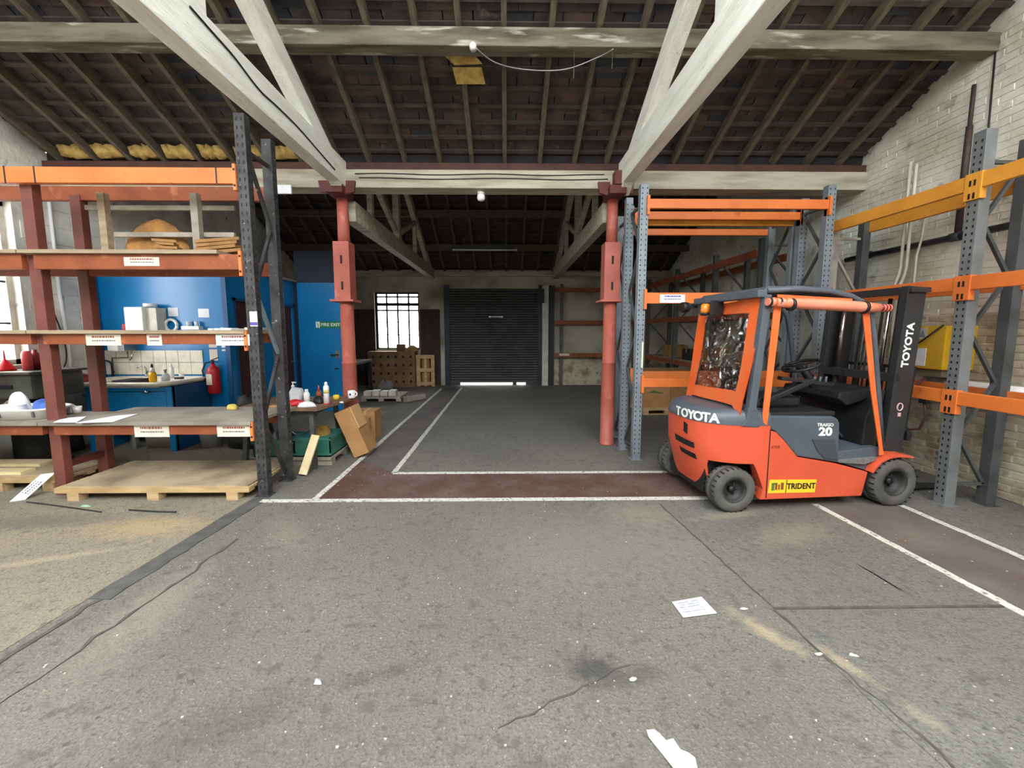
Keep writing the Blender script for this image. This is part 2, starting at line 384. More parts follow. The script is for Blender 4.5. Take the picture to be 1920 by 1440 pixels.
# back wall with window and roller shutter
WX0, WX1, WZ0, WZ1 = -3.90, -2.60, 1.08, 2.77
DX0, DX1, DZ = -1.76, 1.00, 2.88
mb = MB()
for x0, x1, z0, z1 in ((XL,WX0,0,ZB),(WX0,WX1,0,WZ0),(WX0,WX1,WZ1,ZB),(WX1,DX0,0,ZB),(DX0,DX1,DZ,ZB),(DX1,XR,0,ZB)): mb.box(x0, x1, YB, YB+.25, z0, z1)
wall_b = struct('wall_back', mb, 'back_plaster')
n = 0
for x0, x1 in ((-6.2,WX0-.02),(WX1+.02,DX0-.22)):
    k = x0
    while k < x1-.02:
        e = min(k+.14, x1); MB().box(k+.003, e-.003, YB-.025, YB+.01, .0, 2.27).build('plank', 'dark_cladding', wall_b); k = e
MB().box(DX1+.35, XR-.02, YB-.012, YB+.01, 0, .86).build('exposed_brick', 'bare_brick', wall_b)
win2 = struct('window_2', MB().box(WX0, WX0+.05, YB+.08, YB+.14, WZ0, WZ1).box(WX1-.05, WX1, YB+.08, YB+.14, WZ0, WZ1)
              .box(WX0, WX1, YB+.08, YB+.14, WZ1-.05, WZ1).box(WX0, WX1, YB+.08, YB+.14, WZ0, WZ0+.05), 'frame_dark')
for k in range(1, 4): x = WX0+(WX1-WX0)*k/4; MB().box(x-.022, x+.022, YB+.07, YB+.13, WZ0, WZ1).build('glazing_bar', 'frame_dark', win2)
for z, h in ((2.64,.022),(2.42,.045),(2.24,.022),(1.90,.010),(1.52,.010)): MB().box(WX0, WX1, YB+.07, YB+.13, z-h, z+h).build('glazing_bar', 'frame_dark', win2)
zs = [WZ0, 1.52, 1.90, 2.24, 2.42, 2.64, WZ1]
for k in range(4):
    for j in range(6): MB().box(WX0+(WX1-WX0)*k/4+.01, WX0+(WX1-WX0)*(k+1)/4-.01, YB+.108, YB+.112, zs[j]+.005, zs[j+1]-.005).build('pane', 'window_glass', win2)
portal(((WX0+WX1)/2, YB+.07, (WZ0+WZ1)/2), (0,-1,0), WX1-WX0, WZ1-WZ0)
MB().box(WX0-.02, WX0+.0, YB-.02, YB+.2, WZ0, WZ1).build('reveal', 'frame_white', win2)
# roller shutter: slats with a gap of daylight under part of the bottom bar
door1 = struct('door_1', MB().box(DX0+.02, DX1-.02, YB+.02, YB+.10, .075, .15).box(DX0+.02, DX0+.35, YB+.02, YB+.1, 0, .08).box(DX1-.42, DX1-.02, YB+.02, YB+.1, 0, .08)
               .box(.18, .3, YB+.03, YB+.09, 0, .08), 'shutter_steel')
nsl = 36; src = None
for k in range(nsl):
    z = .15+k*(DZ-.15)/nsl; h = (DZ-.15)/nsl
    if src is None:
        prof = [(YB+.05,0),(YB+.033,h*.15),(YB+.028,h*.5),(YB+.033,h*.85),(YB+.05,h)]
        mb = MB(); mb.loft([[(x, y, zz) for y, zz in prof] for x in (DX0+.03, DX1-.03)], False, False, True)
        src = mb.build('slat', 'shutter_steel'); o = src
    else: o = inst(src, (0,0,0))
    o.parent = door1; o.location = (0,0,z)
for x in (DX0, DX1): MB().box(x-.09 if x < 0 else x-.06, x+.06 if x < 0 else x+.09, YB-.06, YB+.01, 0, DZ+.1).build('guide_rail', 'shutter_guide', door1)
MB().cyl((DX0+.05,YB+.13,DZ+.02), (DX1-.05,YB+.13,DZ+.02), .09).build('roller', 'shutter_steel', door1)
MB().box(DX1-.12, DX1+.1, YB-.22, YB-.02, 2.45, 2.85).build('motor_box', 'near_black', door1)
MB().box(-.5, -.14, YB-.006, YB+.03, 2.04, 2.06).build('lift_handle', 'steel_grey', door1)
for sx in (-.5, -.14): MB().cyl((sx,YB-.01,2.05), (sx,YB+.03,2.05), .03).build('handle_boss', 'steel_grey', door1)
struct('wall_front', MB().box(XL, XR, YF-.2, YF, 0, 3.9), 'left_block')
struct('ground_outside', MB().box(-14, 12, YB+.26, YB+14, -.1, -.005).box(XL-14, XL-.26, -6, YB+.3, -.1, -.005), mat('yard', c(150,148,142), .9)).name = 'trim_9'
# ---------------------------------------------------------------- near roof (slope seen, from the valley up towards the viewer)
SK0, SK1, SX0, SX1 = .6, 1.8, -5.6, 4.4           # roof light opening in plan
def deck(pts, th=.03): return MB().prism(pts, lambda p, t: (t[0] if isinstance(t, tuple) else t, p[0], p[1]), 0, 1)
def sheet(mb, x0, x1, y0, y1, up, zf, th=.03):
    vs = [(x, y, zf(y)+dz) for x in (x0, x1) for y in (y0, y1) for dz in (up, up+th)]
    return mb.add(vs, [(0,1,3,2),(4,6,7,5),(0,4,5,1),(2,3,7,6),(0,2,6,4),(1,5,7,3)])
z1 = lambda y: ZV+(YC-y)*T
z0 = lambda y: ZR-(YR-y)*T
mb = MB()
for x0, x1, y0, y1 in ((XL-.2,XR+.2,SK1,YC+.02),(XL-.2,XR+.2,YR,SK0),(XL-.2,SX0,SK0,SK1),(SX1,XR+.2,SK0,SK1)): sheet(mb, x0, x1, y0, y1, .05, z1)
ceil = struct('ceiling', mb, 'roof_felt')
mb = MB()
BK0, BK1 = -3.6, -.2
for x0, x1, y0, y1 in ((XL-.2,XR+.2,YF-.2,BK0),(XL-.2,XR+.2,BK1,YR),(XL-.2,SX0,BK0,BK1),(SX1,XR+.2,BK0,BK1)): sheet(mb, x0, x1, y0, y1, .05, z0)
ceil_b = struct('ceiling', mb, 'roof_felt')
# roof lights: glazing bars and panes, daylight comes through them
for nm, y0, y1, zf in (('window_3', SK0, SK1, z1), ('window_4', BK0, BK1, z0)):
    mb = MB()
    for x0, x1, ya, yb in ((SX0,SX1,y0,y0+.06),(SX0,SX1,y1-.06,y1)): sheet(mb, x0, x1, ya, yb, .0, zf, .08)
    w = struct(nm, mb, 'frame_white')
    for k in range(17):
        x = SX0+(SX1-SX0)*k/16; m2 = MB(); sheet(m2, x-.02, x+.02, y0, y1, .0, zf, .07); m2.build('glazing_bar', 'frame_white', w)
        if k < 16: m2 = MB(); sheet(m2, x+.02, x+.605, y0+.02, y1-.02, .05, zf, .006); m2.build('pane', 'frosted_glass', w)
    ym = (y0+y1)/2; s_ = 1 if zf is z0 else -1
    n_ = Vector((0, -T if zf is z1 else T, -1)) if False else Vector((0, -T, -1)) if zf is z1 else Vector((0, T, -1))
    p = portal(((SX0+SX1)/2, ym, zf(ym)-.01), n_, SX1-SX0, (y1-y0)*1.12)
    # size_y must run along the slope
    p.rotation_euler = Matrix((Vector((1,0,0)), (-n_.normalized()).cross(Vector((1,0,0))), -n_.normalized())).transposed().to_euler()
# slates in courses, lapped, with battens under them and rafters under the battens
slope = Vector((0, -1, T)).normalized(); nrm = Vector((0, T, 1)).normalized()
L_ = (YC-3.02)/(-slope.y)
ang = math.atan(T)
def slate_obj(m):
    mb = MB().box(-.142, .142, -.03, .235, 0, .009); return mb.build('slate', m)
ssrc = [slate_obj('slate'), slate_obj('slate_blue'), slate_obj('slate_brown')]
rows = int(L_/.205)
cells = []
rs = random.Random(5)
for r in range(rows+1):
    for k in range(38):
        x = XL+.15+k*.296+(.148 if r % 2 else 0)
        if x < XR: cells.append((x, r*.205+.02))
vis = sorted([q for q in cells if YC+slope.y*q[1] > 3.62], key=lambda q: (YC+slope.y*q[1])**2+(q[0]*.6)**2)
keep = set(vis[:299]); used = [0,0,0]; stuff = MB()
for q in cells:
    i = rs.choice((0,0,0,0,1,2,2)); tilt = -.045+rs.uniform(-.015,.015); yawj = rs.uniform(-.03,.03)
    pos = Vector((q[0], YC, ZV)) + slope*q[1] + nrm*(.016+rs.uniform(-.004,.004))
    if q in keep:
        o = ssrc[i] if not used[i] else inst(ssrc[i], (0,0,0)); used[i] = 1
        o.parent = ceil; o.location = pos; o.rotation_euler = (-ang+tilt+PI*0, 0, yawj+PI*0)
        o.scale = (1, -1, 1)
    else:
        M = Matrix.Translation(pos) @ Matrix.Rotation(-ang+tilt, 4, 'X') @ Matrix.Rotation(yawj, 4, 'Z') @ Matrix.Diagonal((1,-1,1,1))
        stuff.box(-.142, .142, -.03, .235, 0, .009, M)
o = stuff.build('slate_field', 'slate', ceil); o['kind'] = 'stuff'; o['label'] = 'remaining dark slates of the roof slope'
bsrc = None
for r in range(rows+1):
    p = Vector(((XL+XR)/2, YC, ZV)) + slope*(r*.205+.09) + nrm*.002
    if bsrc is None: o = bsrc = MB().box(-(XR-XL)/2, (XR-XL)/2, -.022, .022, -.012, .012).build('batten', 'batten_dark')
    else: o = inst(bsrc, (0,0,0))
    o.parent = ceil; o.location = p; o.rotation_euler = (-ang, 0, 0)
rsrc = None
ln = (YC-YR)/(-slope.y)
for k in range(25):
    x = XL+.22+k*.452+rs.uniform(-.02,.02)
    if rsrc is None: o = rsrc = MB().box(-.026, .026, -ln, .02, -.10, 0).build('rafter', 'rafter_wood')
    else: o = inst(rsrc, (0,0,0))
    o.parent = ceil; o.location = Vector((x, YC-.02, ZV-.012)); o.rotation_euler = (-ang, 0, 0)
PY = 4.20; pz = z1(PY)-.125
mb = MB().box(XL-.02, XR+.02, PY-.08, PY+.08, pz-.175, pz)
mb.build('purlin', 'purlin_wood', ceil, bevel=.012)
mb = MB().box(XL-.02, XR+.02, 2.0, 2.16, z1(2.08)-.40, z1(2.08)-.13); mb.build('purlin', 'purlin_wood', ceil, bevel=.012)
# crumbling foam between rafter feet on the left
for k in range(8):
    x = XL+.25+k*.452; q = MB(); rr = random.Random(k)
    prof = []
    for i in range(9):
        prof.append([(x+.05+i*.044, YC-.19+rr.uniform(-.03,.02), z1(YC-.19)-.035-rr.uniform(0,.03)), (x+.05+i*.044, YC-.12+rr.uniform(-.02,.02), ZV-.045-rr.uniform(0,.06)), (x+.05+i*.044, YC-.025, ZV-.06), (x+.05+i*.044, YC-.08, ZV-.0)])
    q.loft(prof, True, True, True); q.build('foam_filler', 'foam_yellow', ceil)
# ---------------------------------------------------------------- far roof
zf1 = lambda y: ZV+(y-YC)*T
zf2 = lambda y: ZB+(YB-y)*T
cf = struct('ceiling', sheet(MB(), XL-.2, XR+.2, YC, YR2, .05, zf1), 'roof_felt')
cf2 = struct('ceiling', sheet(MB(), XL-.2, XR+.2, YR2, YB+.3, .05, zf2), 'slate')
rsrc = None; ln2 = (YB-YR2)/(-slope.y)
for k in range(25):
    x = XL+.22+k*.452
    if rsrc is None: o = rsrc = MB().box(-.026, .026, -ln2, .02, -.09, 0).build('rafter', 'rafter_wood')
    else: o = inst(rsrc, (0,0,0))
    o.parent = cf2; o.location = (x, YB-.02, ZB+.01); o.rotation_euler = (-ang, 0, 0)
for r in range(17):
    p = Vector(((XL+XR)/2, YB, ZB)) + slope*(r*.205+.09) + nrm*.03
    o = inst(bsrc, p, cf2, (-ang,0,0))
for y in (9.65, 10.75): MB().box(XL, XR, y-.05, y+.05, zf2(y)-.24, zf2(y)-.09).build('purlin', 'rafter_wood', cf2)
MB().box(XL, XR, YB-.14, YB, ZB-.20, ZB-.06).build('wall_plate', 'valley_timber', cf2)
# ---------------------------------------------------------------- valley beam and gutter boards
tr1 = struct('trim_1', MB().box(XL, XR, YC-.12, YC+.14, 3.53, 3.76), 'valley_timber')
struct('trim_2', MB().box(XL, XR, YC-.09, YC+.16, 3.76, 3.86), 'red_board')
struct('trim_3', MB().box(XL, XR, YC-.02, YC+.02, 3.86, ZV+.05), 'roof_felt')
rc = random.Random(3)
def cable(name, pts, r, m, label, cat='cable', sub=6):
    # smooth curve through points
    P = [Vector(p) for p in pts]; out = []
    for i in range(len(P)-1):
        p0 = P[max(i-1,0)]; p1 = P[i]; p2 = P[i+1]; p3 = P[min(i+2,len(P)-1)]
        for j in range(sub):
            t = j/sub; out.append(.5*((2*p1)+(-p0+p2)*t+(2*p0-5*p1+4*p2-p3)*t*t+(-p0+3*p1-3*p2+p3)*t**3))
    out.append(P[-1]); return one(name, MB().tube(out, r, 6), m, label, cat)
cable('power_cable', [(-2.0+.3*i, YC-.128, 3.70+.008*math.sin(i*1.3)) for i in range(12)], .006, 'near_black', 'upper dark cable clipped along the white valley beam')
cable('power_cable', [(-1.95+.3*i, YC-.128, 3.645+.008*math.sin(i*1.1+1)) for i in range(12)], .006, 'near_black', 'lower dark cable clipped along the white valley beam')
cable('hanging_cable', [on_y(892,90,4.08), on_y(930,118,4.2), on_y(990,131,4.3), on_y(1060,130,4.3), on_y(1120,108,4.2), on_y(1150,92,4.1)], .006, 'steel_grey', 'loose cable sagging below the purlin in the middle of the roof')
# ---------------------------------------------------------------- trusses
def truss(x0, x1, label, far=False):
    xm = (x0+x1)/2
    t = thing('roof_truss', label, 'roof truss', (xm, YC, 0), 'timber roof trusses')
    if not far:
        MB().box(x0, x1, YF, YC-.12, 3.53, 3.85).build('tie_beam', 'painted_timber', t, bevel=.012)
        # principal rafters
        a = Vector((xm, YC-.15, 3.86)); 
        for (ya, yb, zf) in ((YC-.10, YR, z1), (YF+.1, YR, z0)):
            MB().bar((xm, ya, zf(ya)-.50), (xm, yb, zf(yb)-.50), .14, .21, (0,0,1)).build('principal_rafter', 'painted_timber', t, bevel=.01)
        MB().box(xm-.07, xm+.07, YR-.09, YR+.09, 3.85, ZR-.2).build('king_post', 'painted_timber', t, bevel=.01)
        MB().box(xm-.06, xm+.06, 2.90, 3.08, 3.85, z1(3.0)-.58).build('queen_post', 'painted_timber', t, bevel=.01)
        MB().bar((xm, YR+.1, 4.1), (xm, 2.1, z1(2.1)-.34), .09, .12).build('strut', 'painted_timber', t)
    else:
        MB().box(x0, x1, YC+.14, YB-.02, 3.16, 3.44).build('tie_beam', 'valley_timber', t, bevel=.01)
        for (ya, yb, zf) in ((YC+.14, YR2, zf1), (YB-.1, YR2, zf2)):
            MB().bar((xm, ya, zf(ya)-.2), (xm, yb, zf(yb)-.2), .11, .17).build('principal_rafter', 'valley_timber', t)
        MB().box(xm-.06, xm+.06, YR2-.08, YR2+.08, 3.44, ZR2-.2).build('king_post', 'valley_timber', t)
        for s in (-1, 1): MB().bar((xm, YR2+.08*s, 3.6), (xm, YR2+1.6*s, (zf2 if s > 0 else zf1)(YR2+1.6*s)-.28), .08, .10).build('strut', 'valley_timber', t)
        for s in (-1, 1): MB().box(xm-.04, xm+.04, YR2+1.55*s-.05, YR2+1.55*s+.05, 3.44, (zf2 if s > 0 else zf1)(YR2+1.55*s)-.28).build('queen_post', 'valley_timber', t)
    return t
truss(-2.27, -2.11, 'white painted timber roof truss over the left red column')
truss(1.49, 1.64, 'white painted timber roof truss over the right red column')
truss(-2.27, -2.11, 'grimy timber roof truss in the dark rear bay beyond the left column', True)
truss(1.36, 1.51, 'grimy timber roof truss in the dark rear bay beyond the right column', True)
cable('beam_cable', [on_x(px_, py_, -2.102) for px_, py_ in ((356,12),(398,60),(440,108),(486,168),(520,200),(560,240),(600,286),(628,318))], .007, 'near_black', 'dark cable clipped along the inner face of the left tie beam')
# ---------------------------------------------------------------- red columns
def column(x, label):
    t = thing('iron_column', label, 'column', (x, YC, 0), 'red painted iron columns')
    MB().lathe((x,YC,0), [(.105,0),(.105,.02),(.098,.03),(.096,1.18),(.1,1.185),(.1,1.20),(.09,1.205),(.088,2.06)], 20).build('lower_shaft', 'oxide_red', t)
    MB().lathe((x,YC,0), [(.078,2.8),(.074,3.42)], 18).build('upper_shaft', 'oxide_red', t)
    b = MB().box(x-.115, x+.10, YC-.11, YC+.11, 2.06, 2.84).build('box_section', 'oxide_red', t, bevel=.006)
    for z in (2.25, 2.60): MB().box(x-.02, x+.008, YC-.113, YC-.10, z-.055, z+.055).build('slot', 'black', b)
    MB().box(x-.17, x+.15, YC-.15, YC+.15, 2.035, 2.065).build('flange', 'oxide_red', t, bevel=.005)
    MB().box(x-.11, x+.11, YC-.28, YC+.12, 3.42, 3.53).build('cap', 'oxide_dark', t, bevel=.008)
    for s in (-1, 1): MB().prism([(x+s*.08,3.42),(x+s*.22,3.46),(x+s*.24,3.60),(x+s*.08,3.60)], lambda p, q: (p[0], q, p[1]), YC-.17, YC-.125).build('side_bracket', 'oxide_dark', t)
    MB().box(x-.05, x+.05, YC-.30, YC-.16, 3.53, 3.70).build('saddle_plate', 'oxide_dark', t)
    return t
column(-2.23, 'red oxide iron column beside the cluttered workbench')
column(1.455, 'red oxide iron column beside the grey rack upright')
# ---------------------------------------------------------------- lamps and bits on the roof timbers
p = on_y(902, 366, YC)
t = thing('ceiling_lamp', 'small white round lamp fixed under the valley beam', 'lamp', (p.x, YC, 3.40))
MB().lathe((p.x,YC,3.49), [(.05,.04),(.05,.0)], 14).build('base', 'white_plastic', t)
MB().lathe((p.x,YC,3.40), [(.02,0),(.045,.012),(.055,.04),(.05,.075),(.04,.09)], 14).build('globe', 'white_plastic', t)
p = on_y(887, 88, 4.10)
one('junction_box', MB().lathe((p.x,4.115,p.z), [(.0,-.05),(.03,-.045),(.035,-.02),(.035,.01)], 12, 'y'), 'white_plastic', 'small round white fitting on the face of the roof purlin', 'fitting')
t = thing('insulation_board', 'torn yellow insulation board hanging below the purlin', 'insulation', on_roof(870,125,.25))
a = [on_roof(x,y,.20) for x,y in ((826,98),(885,98),(905,120),(852,122))]
b2 = [on_roof(x,y,.18) for x,y in ((848,126),(903,126),(910,158),(856,158))]
for k, q in enumerate((a, b2)):
    mb = MB(); mb.loft([q, [p+Vector((0,.035,.02)) for p in q]], True, True, False); mb.build('board_piece', 'foam_yellow', t)
for k, (x, y, ln_) in enumerate(((1076,96,.25), (1148,96,.16))):
    p = on_y(x, y, 4.1); one('cobweb_strand', MB().tube([p, p+Vector((.004,.0,-ln_*.5)), p+Vector((0,0,-ln_))], [.002,.002,.006], 5), 'rafter_wood', ('long thin' if k == 0 else 'short knotted')+' strand dangling from the roof purlin', 'strand')
t = thing('strip_light', 'dusty unlit strip light hung under the rear roof slope', 'strip light', (-.55, 10.5, 3.6))
a = on_y(848,468,10.5); b_ = on_y(970,473,10.5)
MB().box(a.x, b_.x, 10.44, 10.56, a.z+.02, a.z+.09).build('housing', 'shutter_steel', t)
MB().cyl((a.x+.05,10.5,a.z-.005), (b_.x-.05,10.5,a.z-.005), .02, n=10).build('tube', 'white_plastic', t)
for x in (a.x+.03, b_.x-.03): MB().box(x-.02, x+.02, 10.48, 10.52, a.z-.03, a.z+.03).build('lamp_holder', 'white_plastic', t)
for x in (a.x+.3, b_.x-.3): MB().cyl((x,10.5,a.z+.09), (x,10.5,zf2(10.5)-.10), .004, n=5).build('suspension_wire', 'steel_grey', t)
p = on_y(532, 366, 5.47)
one('sign_plate', MB().box(p.x-.11, p.x+.11, 5.455, 5.482, 3.44, 3.55), 'paper', 'small white plate fixed to the valley beam behind the black rack upright', 'sign')
# ---------------------------------------------------------------- left shelving rack
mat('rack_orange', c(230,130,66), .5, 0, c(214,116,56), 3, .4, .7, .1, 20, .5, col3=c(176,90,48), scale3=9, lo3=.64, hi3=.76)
mat('rack_rust_shade', c(150,80,46), .6, 0, c(126,64,38), 4, .4, .7, .2, 20, .4, col3=c(186,112,74), scale3=8, lo3=.6, hi3=.75)
mat('post_red', c(122,68,58), .55, 0, c(106,58,50), 4, .4, .7, .1, 20, .5)
mat('upright_black', c(70,69,70), .55, .2, c(50,49,49), 9, .4, .65, .3, 30, .5, col3=c(150,148,146), scale3=22, lo3=.66, hi3=.74)
mat('upright_grey', c(132,142,148), .5, .15, c(116,126,132), 5, .4, .7, .1, 20, .5)
mat('upright_dark', c(84,88,88), .55, .15, c(66,68,67), 5, .4, .7, .1, 20, .5)
mat('shelf_board', c(168,150,124), .8, 0, c(140,124,100), 5, .4, .7, .3, 30, .3, stretch=(.6,4,4))
mat('shelf_top', c(150,142,130), .85, 0, c(122,115,104), 3, .4, .7, .3, 30, .3)
mat('pallet_wood', c(196,168,124), .8, 0, c(166,138,98), 5, .4, .7, .4, 30, .3, stretch=(.6,3,3))
mat('ply_sheet', c(176,158,128), .8, 0, c(128,113,92), 2.5, .42, .66, .2, 20, .3)
mat('fresh_wood', c(234,214,168), .7, 0, c(220,196,148), 6, .4, .7)
mat('cardboard', c(178,134,88), .85, 0, c(162,120,78), 4, .4, .7, .1, 30, .3)
mat('cardboard_old', c(158,118,72), .9, 0, c(126,94,58), 5, .4, .7, .3, 20, .3)
mat('sacking', c(176,128,74), .95, 0, c(120,92,62), 5, .4, .65, .8, 30, .2)
mat('grey_wood', c(168,160,148), .85, 0, c(132,124,112), 6, .4, .7, .3, 30)
mat('red_plastic', c(210,36,44), .4); mat('red_dark', c(128,26,36), .45); mat('pink_red', c(226,84,84), .45)
mat('blue_cloth', c(84,118,196), .9, 0, c(60,92,170), 12, .4, .7, .5, 40)
mat('clear_plastic', c(214,220,222), .25); mat('yellow_sponge', c(222,198,110), .95, 0, c(200,172,84), 20, .4, .7, .8, 80)
mat('machine_green', c(84,84,72), .6, 0, c(62,62,54), 5, .4, .7, .2, 20)
def blob(cx, cy, z, rx, ry, h, seed=0, amp=.15, n=14, k=8, flat_=True, wr=0.0):
    r = random.Random(seed); ph = [r.uniform(0, 6.3) for _ in range(8)]; rings = []
    for j in range(k+1):
        t = j/k; a = t*PI/2 if flat_ else (t-.5)*PI
        rr = max(.02, math.cos(a)**.7 if flat_ else max(.05, math.cos(a))); zz = math.sin(a)*h if flat_ else (math.sin(a)+1)/2*h
        ring = []
        for i in range(n):
            th = 2*PI*i/n
            w = 1+amp*(math.sin(2*th+ph[0]+t*2)+.6*math.sin(3*th+ph[1]-t*3)+.5*math.sin(5*th+ph[2]+t*4))+wr*(math.sin(9*th+ph[4]+t*7)+.7*math.sin(14*th+ph[5]-t*11))
            ring.append((cx+rx*rr*w*math.cos(th), cy+ry*rr*w*math.sin(th), z+zz*(1+amp*.7*math.sin(th*2+ph[3]))))
        rings.append(ring)
    return MB().loft(rings)
def paper_label(parent, x0, x1, y, z0, z1, m='paper_aged', lines=2, dark='print_dark', red=True, nx=7):
    s = MB().box(x0, x1, y-.004, y, z0, z1).build('paper_label', m, parent, label='printed paper label')
    h = z1-z0; w = x1-x0
    for i in range(lines):
        zc = z1-h*(.22+.34*i); mb = MB(); x = x0+w*.18; r = random.Random(int(x0*1000)+i)
        while x < x1-w*.18:
            ww = w*(.03+.05*r.random()); mb.box(x, min(x+ww, x1-w*.16), y-.0052, y-.004, zc-h*(.09 if i == 0 else .05), zc+h*(.09 if i == 0 else .05)); x += ww+w*.018
        q = mb.build('print_line', 'print_red' if (red and i == 0) else dark, s, True); q['kind'] = 'stuff'
    return s
def slots(name, parent, x, y, z0, z1, dz, offs, axis='y', w=.012, h=.03, m='black'):
    mb = MB(); k = 0; z = z0
    while z < z1:
        for q in offs:
            o = (h*.0 if q < 0 else dz*.0)
            if axis == 'y': mb.box(x+q-w/2, x+q+w/2, y-.0015, y+.001, z, z+h)
            else: mb.box(x-.0015, x+.001, y+q-w/2, y+q+w/2, z, z+h)
        z += dz; k += 1
    o = mb.build(name, m, parent); o['kind'] = 'stuff'; return o
RX, MX, LX = -2.42, -4.45, -5.97
rack = thing('shelving_rack', 'orange beam shelving rack with red posts and wooden shelves in front of the blue cabin', 'shelving rack', (-3.6, 4.05, 0))
for yy in (3.82, 4.22):
    u = MB().box(RX-.05, RX+.05, yy-.01, yy+.07, 0, 3.60 if yy < 4 else 3.56).build('upright', 'upright_black', rack, bevel=.006)
    if yy < 4: slots('slot_row', u, RX, yy-.01, .08, 3.55, .075, (-.022, .022), w=.012, h=.032)
    slots('slot_row', u, RX+.05, yy+.03, .08, 3.5, .075, (-.012, .014), 'x', w=.01, h=.022)
    MB().box(RX-.07, RX+.07, yy-.03, yy+.09, 0, .008).build('foot_plate', 'upright_black', rack)
zz = .12; k = 0
while zz < 3.2:
    a, b_ = ((RX,3.89,zz), (RX,4.21,zz+.62)) if k % 2 else ((RX,4.21,zz), (RX,3.89,zz+.62))
    MB().bar(a, b_, .03, .03, (1,0,0)).build('brace', 'upright_black' if k != 2 else 'upright_grey', rack); zz += .64; k += 1
for zc in (.12, 3.3): MB().bar((RX,3.89,zc), (RX,4.21,zc), .03, .03).build('brace', 'upright_black', rack)
for x in (MX, LX):
    for yy in (3.86, 4.28): MB().box(x-.055, x+.055, yy, yy+.08, 0, 3.03).build('post', 'post_red', rack, bevel=.006)
for x in (MX, LX):
    for zc in (.3, 2.29, 1.56): MB().box(x-.03, x+.03, 3.94, 4.28, zc-.03, zc+.03).build('cross_rail', 'oxide_dark', rack)
levels = [(2.98, 3.12, 'rack_orange', None), (2.21, 2.35, 'rack_rust_shade', 2.35), (1.51, 1.61, 'rack_rust_shade', 1.61), (.63, .73, 'rack_rust_shade', .73)]
for i, (za, zb, m, zs_) in enumerate(levels):
    if i == 0:
        MB().box(LX-.05, RX-.05, 3.80, 3.86, za, zb).build('beam', m, rack, bevel=.006)
        MB().box(LX-.05, RX-.05, 4.29, 4.35, za, zb).build('beam', 'rack_rust_shade', rack, bevel=.006)  # same orange beam as the front; its shade is painted as a browner colour
        for px_ in (8, 64, 405): p = on_y(px_, 322, 3.8); MB().box(p.x-.006, p.x+.006, 3.797, 3.80, za-.01, zb+.004).build('strap', 'near_black', rack)
    else:
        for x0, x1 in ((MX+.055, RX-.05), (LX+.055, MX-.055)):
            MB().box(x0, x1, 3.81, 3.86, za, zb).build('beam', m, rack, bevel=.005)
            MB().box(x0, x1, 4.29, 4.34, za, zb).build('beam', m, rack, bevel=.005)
    for yy in (3.80, 4.27):
        e = MB().box(RX-.075, RX-.048, yy-.012, yy+.075, za-.06, zb+.03).build('end_plate', 'rack_orange', rack)
        MB().box(RX-.07, RX-.052, yy-.0135, yy-.011, za-.03, za-.01).box(RX-.07, RX-.052, yy-.0135, yy-.011, zb-.03, zb-.01).build('hook_slot', 'black', e)
    if zs_:
        for j, (x0, x1) in enumerate(((MX-.05, RX-.26 if i == 1 else RX-.06), (LX+.05, MX-.06))):
            MB().box(x0, x1, 3.775, 4.36 if i < 3 else 4.30, zs_, zs_+.035).build('shelf_board', 'shelf_board' if i < 3 else 'shelf_top', rack, bevel=.003)
        if i == 3: MB().box(MX+.1, RX-.06, 4.305, 4.62, zs_-.02, zs_+.02).build('shelf_board', 'shelf_top', rack)
for x0, x1, lv, m in ((157,223,2,'paper_aged'), (272,300,2,'paper_aged'), (402,465,2,'paper'), (252,317,3,'paper_aged'), (407,470,3,'paper_aged'), (232,298,1,'paper_aged')):
    za, zb = levels[lv][:2]; a = on_y(x0,600,3.805).x; b_ = on_y(x1,600,3.805).x
    if lv == 3: a = on_y(x0,810,3.805).x; b_ = on_y(x1,810,3.805).x
    if lv == 1: a = on_y(x0,487,3.805).x; b_ = on_y(x1,487,3.805).x
    paper_label(rack, a, b_, 3.809, za-.02 if lv == 3 else za-.01 if lv == 2 else za+.03, zb-.005 if lv > 1 else zb-.03, m)
p = on_y(476, 600, 3.81); q = MB().box(p.x-.035, p.x+.035, 3.806, 3.81, p.z-.06, p.z+.08).build('paper_label', 'paper', rack); MB().box(p.x-.035, p.x+.035, 3.804, 3.8055, p.z-.05, p.z-.02).build('print_line', mat('print_violet', c(90,84,160), .8), q)
